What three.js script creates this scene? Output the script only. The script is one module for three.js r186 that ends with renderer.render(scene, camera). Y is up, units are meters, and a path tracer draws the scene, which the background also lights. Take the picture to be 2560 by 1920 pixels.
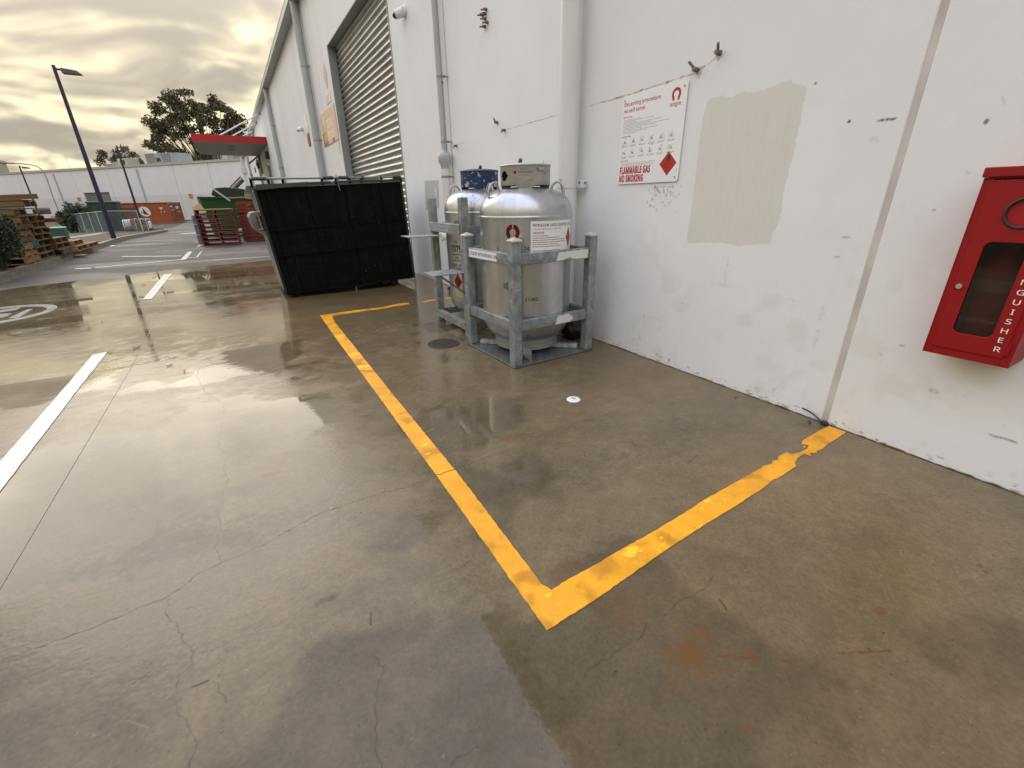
import * as THREE from 'three';
import { mergeGeometries } from 'three/addons/utils/BufferGeometryUtils.js';
import { RoundedBoxGeometry } from 'three/addons/geometries/RoundedBoxGeometry.js';

// ---------- camera, exposure ----------
const scene = new THREE.Scene();
const camera = new THREE.PerspectiveCamera(82.21, 4 / 3, 0.05, 1500);
{
  const pitch = 0.398160, roll = -0.019930, yaw = 0.531520;
  const cy = Math.cos(yaw), sy = Math.sin(yaw), cp = Math.cos(pitch), sp = Math.sin(pitch);
  const fwd = new THREE.Vector3(sy * cp, -sp, -cy * cp), right = new THREE.Vector3(cy, 0, sy), up = new THREE.Vector3().crossVectors(right, fwd);
  const c = Math.cos(roll), s = Math.sin(roll);
  const r2 = right.clone().multiplyScalar(c).addScaledVector(up, s), u2 = right.clone().multiplyScalar(-s).addScaledVector(up, c);
  camera.position.set(0, 1.265, 0);
  camera.quaternion.setFromRotationMatrix(new THREE.Matrix4().makeBasis(r2, u2, fwd.clone().negate()));
}
scene.add(camera);
const renderer = new THREE.WebGLRenderer({ antialias: true });
renderer.setSize(1024, 768);
renderer.toneMapping = THREE.LinearToneMapping;
renderer.toneMappingExposure = 1.34;
renderer.shadowMap.enabled = true;

// ---------- noise ----------
function mulberry(a) { return () => { a |= 0; a = a + 0x6D2B79F5 | 0; let t = Math.imul(a ^ a >>> 15, 1 | a); t = t + Math.imul(t ^ t >>> 7, 61 | t) ^ t; return ((t ^ t >>> 14) >>> 0) / 4294967296; }; }
const R = mulberry(20240611);
const rr = (a, b) => a + (b - a) * R();
const HT = new Float32Array(65536); { const h = mulberry(77); for (let i = 0; i < 65536; i++) HT[i] = h(); }
function vn(x, y) {                       // value noise 0..1
  const xi = Math.floor(x), yi = Math.floor(y); let fx = x - xi, fy = y - yi;
  fx = fx * fx * (3 - 2 * fx); fy = fy * fy * (3 - 2 * fy);
  const a = (xi * 73 + yi * 9277) & 65535, b = ((xi + 1) * 73 + yi * 9277) & 65535, c = (xi * 73 + (yi + 1) * 9277) & 65535, d = ((xi + 1) * 73 + (yi + 1) * 9277) & 65535;
  return (HT[a] * (1 - fx) + HT[b] * fx) * (1 - fy) + (HT[c] * (1 - fx) + HT[d] * fx) * fy;
}
function fbm(x, y, n) { let s = 0, a = 0.5, t = 0; for (let i = 0; i < n; i++) { s += a * vn(x, y); t += a; a *= 0.5; x = x * 2.03 + 17.3; y = y * 2.03 + 5.7; } return s / t; }
const h2 = (i, j) => { let h = Math.imul(i + 374761393, 668265263) ^ Math.imul(j + 1274126177, 2246822519 | 0); h = Math.imul(h ^ h >>> 13, 1274126177); return ((h ^ h >>> 16) >>> 0) / 4294967296; };
const sst = (a, b, x) => { x = Math.min(1, Math.max(0, (x - a) / (b - a))); return x * x * (3 - 2 * x); };
const lerp = (a, b, t) => a + (b - a) * t;

// ---------- sky: broken overcast, low sun behind the cloud beyond the yard ----------
const SUN = new THREE.Vector3(-0.17, 0.50, -0.86).normalize();
{
  const W = 2048, H = 1024, data = new Float32Array(W * H * 4);
  for (let j = 0; j < H; j++) {
    const el = ((j + 0.5) / H - 0.5) * Math.PI, sy = Math.sin(el), ce = Math.cos(el);
    for (let i = 0; i < W; i++) {
      const az = ((i + 0.5) / W - 0.5) * 2 * Math.PI, dx = Math.cos(az) * ce, dz = Math.sin(az) * ce;
      const up = Math.max(0, sy), k = 1 / (up + 0.13);
      let px = dx * k, pz = dz * k;
      const qx = px * 0.94 - pz * 0.34, qz = px * 0.34 + pz * 0.94;
      const wx = fbm(qx * 0.9 + 3, qz * 0.9 + 8, 3) - 0.5, wz = fbm(qx * 0.9 + 40, qz * 0.9 + 1, 3) - 0.5;
      let c = fbm(qx * 1.5 + wx * 2.4 + 14, qz * 1.9 + wz * 2.4 + 4, 6);
      let c2 = fbm(qx * 5.0 + wx * 5 + 91, qz * 5.6 + wz * 5.6 + 50, 5);
      let t = sst(0.32, 0.70, c * 0.55 + c2 * 0.45);              // 0 thick cloud, 1 thin bright cloud
      const g = Math.exp(-Math.pow((Math.atan2(dx, -dz) + 0.12) / 0.95, 2)) * Math.exp(-Math.pow((el - 0.10) / 0.30, 2));
      const base = 0.30 + 0.92 * sst(0.10, 0.74, up) + 0.15 * up;
      let L = base * lerp(0.76, 1.34, t) * (1 + 1.55 * g * (0.24 + 0.76 * t * t));
      const warm = 1 - sst(0.28, 0.78, up);
      const hi = t * warm;
      let r = L * lerp(0.97, lerp(1.07, 1.12, t), warm), gg = L * lerp(1.0, lerp(0.955, 0.985, t), warm), b = L * lerp(1.20, lerp(0.78, 0.62, hi), warm);
      if (sy < -0.005) { r = 0.12; gg = 0.11; b = 0.10; }
      const o = (j * W + i) * 4; data[o] = r; data[o + 1] = gg; data[o + 2] = b; data[o + 3] = 1;
    }
  }
  const t = new THREE.DataTexture(data, W, H, THREE.RGBAFormat, THREE.FloatType);
  t.mapping = THREE.EquirectangularReflectionMapping; t.magFilter = THREE.LinearFilter; t.minFilter = THREE.LinearFilter; t.wrapS = THREE.RepeatWrapping; t.needsUpdate = true;
  scene.background = t; scene.environment = t;
}
const sun = new THREE.DirectionalLight(new THREE.Color(1.0, 0.92, 0.80), 0.5);
sun.position.copy(SUN).multiplyScalar(80).add(new THREE.Vector3(0, 0, -20)); sun.target.position.set(0, 0, -20);
sun.castShadow = true; sun.shadow.radius = 56;
Object.assign(sun.shadow.camera, { left: -60, right: 60, top: 60, bottom: -60, near: 1, far: 220 });
sun.shadow.mapSize.set(4096, 4096);
scene.add(sun, sun.target);

// ---------- helpers ----------
const col = (r, g, b) => new THREE.Color().setRGB(r, g, b);
const M = (c, rough, o = {}) => new THREE.MeshStandardMaterial({ color: Array.isArray(c) ? col(...c) : new THREE.Color(c), roughness: rough, metalness: 0, ...o });
const P = (c, rough, o = {}) => new THREE.MeshPhysicalMaterial({ color: Array.isArray(c) ? col(...c) : new THREE.Color(c), roughness: rough, metalness: 0, ...o });
const names = {};
function numbered(n) { const k = names[n] = (names[n] ?? -1) + 1; return k ? n + '_' + String(k).padStart(3, '0') : n; }
function sh(o) { o.traverse(m => { if (m.isMesh) { m.castShadow = true; m.receiveShadow = true; } }); return o; }
function thing(name, label, category, [x, y, z] = [0, 0, 0], turn = 0, group) {
  const o = new THREE.Group(); o.name = numbered(name); o.position.set(x, y, z); o.rotation.y = turn;
  o.userData = { label, category }; if (group) o.userData.group = group; scene.add(o); return o;
}
function setting(name, label, category) { const o = thing(name, label, category); o.userData.kind = 'structure'; return o; }
function part(name, geo, mat, parent, label) {
  const m = new THREE.Mesh(Array.isArray(geo) ? join(geo) : geo, mat); m.name = name; m.castShadow = m.receiveShadow = true;
  if (label) m.userData.label = label; parent.add(m); return m;
}
function solo(name, geo, mat, label, category, pos = [0, 0, 0], group) {
  const m = part(numbered(name), geo, mat, scene); m.userData = { label, category }; if (group) m.userData.group = group; m.position.set(...pos); return m;
}
function copy(o, pos, turn, label) {
  const c = o.clone(); c.name = numbered(o.name.replace(/_\d+$/, '')); scene.add(c); c.position.set(...pos); c.rotation.set(0, turn || 0, 0);
  c.userData = { ...o.userData }; if (label) c.userData.label = label; return c;
}
function join(gs) {
  const hasI = gs.map(g => { let q = g.index ? g.toNonIndexed() : g; for (const k of Object.keys(q.attributes)) if (!['position', 'normal', 'uv'].includes(k)) q.deleteAttribute(k); return q; });
  return mergeGeometries(hasI);
}
const bx = (w, h, d, x = 0, y = 0, z = 0) => new THREE.BoxGeometry(w, h, d).translate(x, y, z);
const rb = (w, h, d, x = 0, y = 0, z = 0, r = 0.006) => new RoundedBoxGeometry(w, h, d, 1, Math.min(r, w / 2.2, h / 2.2, d / 2.2)).translate(x, y, z);
const cy = (r0, r1, h, x = 0, y = 0, z = 0, n = 20, open = false) => new THREE.CylinderGeometry(r1, r0, h, n, 1, open).translate(x, y, z);
function rod(a, b, r, n = 8) {
  const A = new THREE.Vector3(...a), B = new THREE.Vector3(...b), d = B.clone().sub(A), g = new THREE.CylinderGeometry(r, r, d.length(), n);
  g.applyQuaternion(new THREE.Quaternion().setFromUnitVectors(new THREE.Vector3(0, 1, 0), d.normalize())); return g.translate((A.x + B.x) / 2, (A.y + B.y) / 2, (A.z + B.z) / 2);
}
function bar(a, b, w, h) {            // box bar from a to b
  const A = new THREE.Vector3(...a), B = new THREE.Vector3(...b), d = B.clone().sub(A), g = new THREE.BoxGeometry(w, h, d.length());
  const m = new THREE.Matrix4().lookAt(A, B, Math.abs(d.y) > 0.95 * d.length() ? new THREE.Vector3(1, 0, 0) : new THREE.Vector3(0, 1, 0));
  g.applyMatrix4(m); return g.translate((A.x + B.x) / 2, (A.y + B.y) / 2, (A.z + B.z) / 2);
}
const tube = (pts, r, n = 24, m = 8) => new THREE.TubeGeometry(new THREE.CatmullRomCurve3(pts.map(p => new THREE.Vector3(...p))), n, r, m);
function uvBy(g, f) {
  if (g.index) g = g.toNonIndexed(); const p = g.attributes.position, uv = new Float32Array(p.count * 2);
  for (let i = 0; i < p.count; i++) { const [u, v] = f(p.getX(i), p.getY(i), p.getZ(i)); uv[2 * i] = u; uv[2 * i + 1] = v; }
  g.setAttribute('uv', new THREE.BufferAttribute(uv, 2)); return g;
}
function quads(list) {                 // list of [a,b,c,d] corner arrays, flat shaded
  const pos = [], uv = [];
  for (const [a, b, c, d] of list) { pos.push(...a, ...b, ...c, ...a, ...c, ...d); uv.push(0, 0, 1, 0, 1, 1, 0, 0, 1, 1, 0, 1); }
  const g = new THREE.BufferGeometry(); g.setAttribute('position', new THREE.Float32BufferAttribute(pos, 3)); g.setAttribute('uv', new THREE.Float32BufferAttribute(uv, 2)); g.computeVertexNormals(); return g;
}
function hull8(b, t) {                 // closed box from 4 bottom and 4 top corners (counter-clockwise seen from above)
  return quads([[b[3], b[2], b[1], b[0]], [t[0], t[1], t[2], t[3]], [b[0], b[1], t[1], t[0]], [b[1], b[2], t[2], t[1]], [b[2], b[3], t[3], t[2]], [b[3], b[0], t[0], t[3]]]);
}
function flatShape(pts, y, thick = 0.003) {   // polygon [x,z] lying on the ground, top at y
  const s = new THREE.Shape(pts.map(([x, z]) => new THREE.Vector2(x, -z)));
  return new THREE.ExtrudeGeometry(s, { depth: thick, bevelEnabled: false }).rotateX(-Math.PI / 2).translate(0, y - thick, 0);
}
function canvas(w, h) { const c = document.createElement('canvas'); c.width = w; c.height = h; return [c, c.getContext('2d')]; }
function ctex(c, srgb = true) { const t = new THREE.CanvasTexture(c); if (srgb) t.colorSpace = THREE.SRGBColorSpace; t.wrapS = t.wrapT = THREE.MirroredRepeatWrapping; t.magFilter = THREE.LinearFilter; t.anisotropy = 8; return t; }
function pix(w, h, f) {               // canvas filled per pixel by f(i,j)->[r,g,b] 0..255
  const [c, x] = canvas(w, h), d = x.createImageData(w, h);
  for (let j = 0; j < h; j++) for (let i = 0; i < w; i++) { const v = f(i, j), o = (j * w + i) * 4; d.data[o] = v[0]; d.data[o + 1] = v[1]; d.data[o + 2] = v[2]; d.data[o + 3] = 255; }
  x.putImageData(d, 0, 0); return [c, x];
}
const clamp8 = v => Math.max(0, Math.min(255, v));
// mottled tint used for paint, timber, metal: multiplies the material colour, uv in metres
function mottle(seed, lo, hi, fx, fy, n = 5, size = 256) {
  const [c] = pix(size, size, (i, j) => { const v = 255 * lerp(lo, hi, fbm(i / size * fx + seed, j / size * fy + seed * 1.7, n)); return [v, v, v]; });
  return ctex(c);
}
// road falls gently beyond the red pallets
const gy = z => z > -24 ? 0 : Math.max(-0.9, -0.9 * (-24 - z) / 38);
// ---------- the ground: concrete apron, asphalt yard, kerb, bed ----------
const cracks = [
  [[-0.889,-1.587],[-0.850,-1.581],[-0.800,-1.583],[-0.726,-1.587],[-0.647,-1.590],[-0.558,-1.602],[-0.490,-1.601],[-0.413,-1.641],[-0.392,-1.675],[-0.322,-1.688],[-0.231,-1.698],[-0.143,-1.722],[-0.047,-1.757],[0.057,-1.794],[0.183,-1.794],[0.330,-1.798],[0.441,-1.773],[0.505,-1.780],[0.620,-1.780],[0.720,-1.793],[0.855,-1.803]],
  [[0.855,-1.803],[0.979,-1.808],[1.095,-1.819],[1.245,-1.837],[1.427,-1.867],[1.574,-1.838],[1.802,-1.843],[1.918,-1.842],[2.163,-1.807]],
  [[-0.492,-4.578],[-0.509,-4.164],[-0.442,-3.709],[-0.309,-3.371],[-0.326,-2.892],[-0.336,-2.714],[-0.288,-2.591],[-0.316,-2.453],[-0.289,-2.332],[-0.314,-2.161],[-0.327,-2.026],[-0.316,-1.908],[-0.336,-1.803],[-0.314,-1.697]],
  [[-0.468,-1.593],[-0.476,-1.528],[-0.436,-1.449],[-0.413,-1.364],[-0.382,-1.306],[-0.391,-1.258],[-0.420,-1.242],[-0.416,-1.152],[-0.386,-1.076],[-0.361,-1.007],[-0.374,-0.954]],
  [[-0.318,-1.162],[-0.315,-1.128],[-0.297,-1.082]], [[0.084,-1.019],[0.103,-0.954],[0.064,-0.888],[0.031,-0.767],[0.030,-0.707]], [[0.252,-0.626],[0.172,-0.626]],
  [[0.588,-0.618],[0.620,-0.633],[0.697,-0.629],[0.772,-0.634],[0.825,-0.629],[0.873,-0.656]], [[0.935,-0.644],[1.013,-0.654],[1.139,-0.643],[1.217,-0.666]]];
const crackW = [0.0055, 0.0032, 0.003, 0.003, 0.0025, 0.0025, 0.003, 0.003, 0.0025];
// rust and oil stains: x, z, rx, rz, strength, kind
const stains = [[0.935,-0.520,0.085,0.05,0.75,0],[0.90,-0.480,0.035,0.045,0.8,0],[0.845,-0.545,0.045,0.035,0.4,0],[0.985,-0.448,0.045,0.010,0.45,0],[1.03,-0.418,0.04,0.010,0.55,0],[0.86,-0.50,0.10,0.07,0.22,0],[2.075,-0.185,0.018,0.010,0.9,0],[2.05,-0.163,0.010,0.007,0.8,0],[0.865,-0.299,0.011,0.009,0.95,0],[0.925,-0.339,0.007,0.007,0.9,0],[1.547,-0.284,0.02,0.012,0.5,0],[1.096,-0.342,0.007,0.006,0.8,0],[0.86,-0.735,0.10,0.09,0.26,0],[0.744,-0.975,0.12,0.07,0.2,0],[1.17,-1.905,0.16,0.05,0.42,0],[1.30,-1.40,0.25,0.15,0.22,1],[1.55,-0.54,0.4,0.3,0.12,1],[2.0,-0.45,0.3,0.25,0.12,1],[-0.55,-1.95,0.28,0.14,0.45,1],[-0.15,-1.85,0.25,0.12,0.3,1],[-0.1,-2.25,0.06,0.02,0.5,0],[0.35,-1.25,0.3,0.2,0.15,1],[-0.7,-1.2,0.35,0.25,0.2,1],[1.9,-1.45,0.35,0.2,0.2,1],[0.2,-0.65,0.3,0.2,0.2,1],[0.0,-1.3,0.05,0.016,0.55,1],[1.25,-2.9,0.6,0.3,0.16,1]];
function groundMaps(x0, x1, z0, z1, W, H, far) {
  const [cc, cx] = canvas(W, H), [rc, rx] = canvas(W, H), [bc, bctx] = canvas(W, H);
  const ci = cx.createImageData(W, H), ri = rx.createImageData(W, H), bi = bctx.createImageData(W, H);
  const st = far ? [] : stains;
  for (let j = 0; j < H; j++) {
    const z = lerp(z1, z0, (j + 0.5) / H);
    for (let i = 0; i < W; i++) {
      const x = lerp(x0, x1, (i + 0.5) / W), o = (j * W + i) * 4;
      const n1 = fbm(x * 0.9 + 3, z * 0.7 + 9, 4), n2 = fbm(x * 3.1 + 31, z * 4.6 + 2, 4), n3 = fbm(x * 14 + 5, z * 17 + 7, 3), sp = h2(i, j), f = vn(x * 120, z * 120);
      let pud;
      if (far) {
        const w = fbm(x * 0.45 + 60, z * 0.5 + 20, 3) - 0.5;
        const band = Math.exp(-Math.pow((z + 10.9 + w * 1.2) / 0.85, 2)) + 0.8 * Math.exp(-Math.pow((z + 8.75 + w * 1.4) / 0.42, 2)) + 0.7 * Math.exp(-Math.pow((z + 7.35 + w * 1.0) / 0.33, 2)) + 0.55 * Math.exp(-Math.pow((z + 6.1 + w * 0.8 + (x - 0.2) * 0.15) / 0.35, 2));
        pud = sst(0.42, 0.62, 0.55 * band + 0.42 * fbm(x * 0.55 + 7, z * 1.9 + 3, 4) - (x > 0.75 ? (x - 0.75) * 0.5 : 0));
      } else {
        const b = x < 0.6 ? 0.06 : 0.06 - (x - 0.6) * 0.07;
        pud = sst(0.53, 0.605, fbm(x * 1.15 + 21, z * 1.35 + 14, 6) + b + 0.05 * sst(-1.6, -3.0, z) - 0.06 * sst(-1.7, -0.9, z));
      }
      let v = lerp(0.87, 1.13, n1) * lerp(0.92, 1.09, n2) * lerp(0.93, 1.07, n3) * (0.94 + 0.12 * f) * (0.97 + 0.06 * h2(i, j));
      if (sp > 0.9992) v *= 1.3; else if (sp < 0.0010) v *= 0.6;
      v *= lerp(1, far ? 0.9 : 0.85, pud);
      const br = fbm(x * 0.6 + 80, z * 0.6 + 33, 4), bt = sst(0.42, 0.7, br) * 0.045;
      let r = 104 * v * (1 + bt), g = 92.5 * v, b = 71 * v * (1 - bt);
      for (const s of st) {
        const ex = (x - s[0]) / s[2], ez = (z - s[1]) / s[3], d2 = ex * ex + ez * ez;
        if (d2 < 4) {
          const q = s[4] * sst(1.15, 0.25, Math.sqrt(d2) + (fbm(x * 34 + s[0] * 50, z * 34, 5) - 0.5) * 2.4);
          if (s[5] === 0) { r = lerp(r, 104, q); g = lerp(g, 70, q); b = lerp(b, 40, q); } else { r *= 1 - 0.32 * q; g *= 1 - 0.32 * q; b *= 1 - 0.3 * q; }
        }
      }
      ci.data[o] = clamp8(r); ci.data[o + 1] = clamp8(g); ci.data[o + 2] = clamp8(b); ci.data[o + 3] = 255;
      const rough = lerp(far ? 0.10 : 0.21, far ? 0.025 : 0.04, pud) + (1 - pud) * 0.16 * (n3 - 0.5) + (1 - pud) * 0.14 * (n2 - 0.5);
      ri.data[o] = ri.data[o + 1] = ri.data[o + 2] = clamp8(255 * rough); ri.data[o + 3] = 255;
      const tr = vn(x * 9 + z * 30, z * 60 - x * 20);
      const bmp = 0.5 + (1 - pud * (far ? 0.97 : 0.8)) * ((n3 - 0.5) * (far ? 0.25 : 0.5) + (f - 0.5) * (far ? 0.05 : 0.14) + (tr - 0.5) * (far ? 0.04 : 0.12)) + (n2 - 0.5) * 0.3 * (1 - 0.8 * pud);
      bi.data[o] = bi.data[o + 1] = bi.data[o + 2] = clamp8(255 * bmp); bi.data[o + 3] = 255;
    }
  }
  cx.putImageData(ci, 0, 0); rx.putImageData(ri, 0, 0); bctx.putImageData(bi, 0, 0);
  const px = (x) => (x - x0) / (x1 - x0) * W, pz = (z) => (z1 - z) / (z1 - z0) * H, ppm = W / (x1 - x0);
  const rng = mulberry(far ? 5 : 6);
  if (!far) cracks.forEach((c, k) => {
    for (const [ctx2, sty, wm] of [[cx, 'rgba(40,33,25,0.78)', 0.85], [bctx, 'rgba(0,0,0,0.6)', 1.0], [rx, 'rgba(150,150,150,0.5)', 1.2]]) {
      const q = mulberry(k + 91);
      for (let i = 0; i + 1 < c.length; i++) {
        let [ax, az] = c[i]; const [ex, ez] = c[i + 1], n = Math.max(2, Math.ceil(Math.hypot(ex - ax, ez - az) / 0.02));
        for (let s = 1; s <= n; s++) {
          const t = s / n, nx = lerp(c[i][0], ex, t) + (s < n ? (q() - 0.5) * 0.012 : 0), nz = lerp(c[i][1], ez, t) + (s < n ? (q() - 0.5) * 0.012 : 0);
          ctx2.strokeStyle = sty; ctx2.globalAlpha = 0.35 + 0.65 * q(); ctx2.lineWidth = Math.max(0.8, crackW[k] * ppm * wm * (0.35 + 0.8 * q()));
          ctx2.beginPath(); ctx2.moveTo(px(ax), pz(az)); ctx2.lineTo(px(nx), pz(nz)); ctx2.stroke(); ax = nx; az = nz;
        }
      }
      ctx2.globalAlpha = 1;
    }
  });
  if (!far) for (const [l, w, a] of [[[[0.955,-0.47],[0.99,-0.446],[1.053,-0.402]], 0.012, 0.55], [[[1.271,-0.284],[1.343,-0.244],[1.41,-0.209]], 0.013, 0.4], [[[1.105,-0.367],[1.15,-0.29],[1.185,-0.222]], 0.006, 0.3]]) {
    const q = mulberry(l.length * 7 + w * 1000 | 0);
    for (let i = 0; i + 1 < l.length; i++) for (let s = 0; s < 40; s++) { const t = q(), x = lerp(l[i][0], l[i + 1][0], t) + (q() - 0.5) * w * 0.6, z = lerp(l[i][1], l[i + 1][1], t) + (q() - 0.5) * w * 0.6, dx = l[i + 1][0] - l[i][0], dz = l[i + 1][1] - l[i][1], k = 0.1 + 0.15 * q(); cx.strokeStyle = 'rgba(92,62,34,' + a * q() + ')'; cx.lineWidth = 0.8 + 1.6 * q(); cx.beginPath(); cx.moveTo(px(x), pz(z)); cx.lineTo(px(x + dx * k), pz(z + dz * k)); cx.stroke(); }
  }
  // grit, scratches and scuffs
  for (let k = 0; k < (far ? 220 : 420); k++) {
    const x = lerp(x0, x1, rng()), z = lerp(z0, z1, rng()), light = rng() > 0.72, a = rng() * 6.28, l = (rng() < 0.2 ? 0.03 + rng() * 0.09 : 0.003 + 0.008 * rng()) * ppm;
    cx.strokeStyle = light ? 'rgba(178,168,148,' + (0.1 + 0.3 * rng()) + ')' : 'rgba(40,30,22,' + (0.25 + 0.5 * rng()) + ')'; cx.lineWidth = 0.7 + rng() * 1.6;
    cx.beginPath(); cx.moveTo(px(x), pz(z)); cx.lineTo(px(x) + Math.cos(a) * l, pz(z) + Math.sin(a) * l * 0.6); cx.stroke();
  }
  return { map: ctex(cc), roughnessMap: ctex(rc, false), bumpMap: ctex(bc, false) };
}
const NB = [-3.4, 2.8, -4.75, 1.2], FB = [-5.0, 2.8, -12.95, -4.75];
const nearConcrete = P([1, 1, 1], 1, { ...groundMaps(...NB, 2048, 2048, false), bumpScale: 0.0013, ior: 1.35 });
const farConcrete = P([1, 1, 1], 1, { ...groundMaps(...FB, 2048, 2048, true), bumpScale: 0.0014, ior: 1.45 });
const uvN = (x, y, z) => [(x - NB[0]) / (NB[1] - NB[0]), (z - NB[2]) / (NB[3] - NB[2])];
const uvF = (x, y, z) => [(x - FB[0]) / (FB[1] - FB[0]), (z - FB[2]) / (FB[3] - FB[2])];

const pavement = setting('concrete_pavement', 'wet concrete apron slabs running along the white warehouse wall', 'pavement');
{
  const g = 0.0022, S = (pts, uv, m) => part('slab', uvBy(flatShape(pts, 0, 0.12), uv), m, pavement);
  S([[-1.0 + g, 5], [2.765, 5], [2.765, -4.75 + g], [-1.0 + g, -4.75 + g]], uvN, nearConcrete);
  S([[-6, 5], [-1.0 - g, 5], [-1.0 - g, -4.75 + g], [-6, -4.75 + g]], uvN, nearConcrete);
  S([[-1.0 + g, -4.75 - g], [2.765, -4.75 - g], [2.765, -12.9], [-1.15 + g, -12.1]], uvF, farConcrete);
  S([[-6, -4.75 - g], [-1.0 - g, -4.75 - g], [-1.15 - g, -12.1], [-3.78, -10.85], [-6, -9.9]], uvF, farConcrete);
  { const fm = M([0.34, 0.31, 0.25], 0.5); part('joint_filler', bx(0.03, 0.02, 9.7, -1.0, -0.0125, 0.12), fm, pavement); part('joint_filler', bar([-1.0, -0.0125, -4.78], [-1.15, -0.0125, -12.05], 0.03, 0.02), fm, pavement); part('joint_filler', bx(8.7, 0.02, 0.03, -1.6, -0.013, -4.75), fm, pavement); }
}
// painted lines -----------------------------------------------------------
const yPaint = (() => {
  const x0 = 0.5, x1 = 2.8, z0 = -5.85, z1 = -0.75, W = 1024, H = 2048;
  const [c, x] = pix(W, H, (i, j) => {
    const X = lerp(x0, x1, i / W), Z = lerp(z1, z0, j / H), n = fbm(X * 5 + 2, Z * 5, 4), m = fbm(X * 22, Z * 22 + 9, 3), d = sst(0.55, 0.78, fbm(X * 9 + 50, Z * 9 + 4, 4));
    const v = lerp(0.92, 1.05, n) * lerp(0.93, 1.05, m) * (1 - 0.16 * d) * (0.96 + 0.08 * h2(i, j)); return [clamp8(233 * v), clamp8(163 * v * (1 - 0.03 * d)), clamp8(24 * v)];
  });
  const px = X => (X - x0) / (x1 - x0) * W, pz = Z => (z1 - Z) / (z1 - z0) * H;
  const blob = (X, Z, r, s, q) => { x.fillStyle = s; x.beginPath(); for (let a = 0; a < 16; a++) { const rad = r * (0.65 + 0.6 * q()), A = a / 16 * 6.283; x.lineTo(px(X + rad * 1.4 * Math.cos(A)), pz(Z + rad * 0.75 * Math.sin(A))); } x.fill(); };
  const q = mulberry(3);
  for (const [X, Z, r] of [[1.045, -0.902, 0.03], [1.085, -0.888, 0.008], [1.206, -0.894, 0.007], [1.182, -0.864, 0.007], [1.145, -0.852, 0.006], [1.562, -0.946, 0.014], [1.50, -0.93, 0.007], [1.389, -0.853, 0.008], [0.66, -0.906, 0.01], [0.67, -0.86, 0.005], [0.692, -4.644, 0.05], [0.70, -4.55, 0.03], [0.691, -3.968, 0.05], [0.66, -3.9, 0.02], [0.662, -3.598, 0.04], [0.721, -3.585, 0.03], [0.714, -3.498, 0.03], [0.66, -2.1, 0.02], [0.64, -2.0, 0.012]]) blob(X, Z, r, 'rgb(244,192,36)', q);
  for (let k = 0; k < 160; k++) blob(lerp(x0, x1, q()), lerp(z0, z1, q()), 0.002 + 0.005 * q(), 'rgba(96,66,20,' + (0.2 + 0.4 * q()) + ')', q);
  for (let k = 0; k < 2600; k++) { const s = 0.0008 + 0.0022 * q() * q(); blob(lerp(x0, x1, q()), lerp(z0, z1, q()), s, 'rgba(112,92,58,' + (0.25 + 0.5 * q()) + ')', q); }
  for (let k = 0; k < 90; k++) { const X = lerp(x0, x1, q()), Z = lerp(z0, z1, q()), a = q() * 3.14; x.strokeStyle = 'rgba(88,66,30,' + (0.1 + 0.25 * q()) + ')'; x.lineWidth = 0.8 + 1.5 * q(); x.beginPath(); x.moveTo(px(X), pz(Z)); x.lineTo(px(X + 0.07 * Math.cos(a) * q()), pz(Z + 0.07 * Math.sin(a) * q())); x.stroke(); }
  x.strokeStyle = 'rgba(50,34,12,0.85)'; x.lineWidth = 2.2;
  for (const [zz, xa, xb] of [[-1.785, 0.55, 0.8], [-3.50, 0.6, 0.78], [-4.755, 0.62, 0.8]]) { x.beginPath(); x.moveTo(px(xa), pz(zz)); for (let t = 0; t <= 10; t++) x.lineTo(px(lerp(xa, xb, t / 10)), pz(zz + (q() - 0.5) * 0.02)); x.stroke(); }
  return { m: M([1, 1, 1], 0.42, { map: ctex(c) }), uv: (X, y, Z) => [(X - x0) / (x1 - x0), (Z - z0) / (z1 - z0)] };
})();
function rough(pts, step, amp, seed) {          // resample a closed polygon with a ragged edge
  const q = mulberry(seed), out = [];
  pts.forEach((p, i) => { const n = pts[(i + 1) % pts.length], L = Math.hypot(n[0] - p[0], n[1] - p[1]), k = Math.max(1, Math.round(L / step)); for (let s = 0; s < k; s++) out.push([lerp(p[0], n[0], s / k) + (s ? (q() - 0.5) * amp : 0), lerp(p[1], n[1], s / k) + (s ? (q() - 0.5) * amp : 0)]); });
  return out;
}
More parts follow.
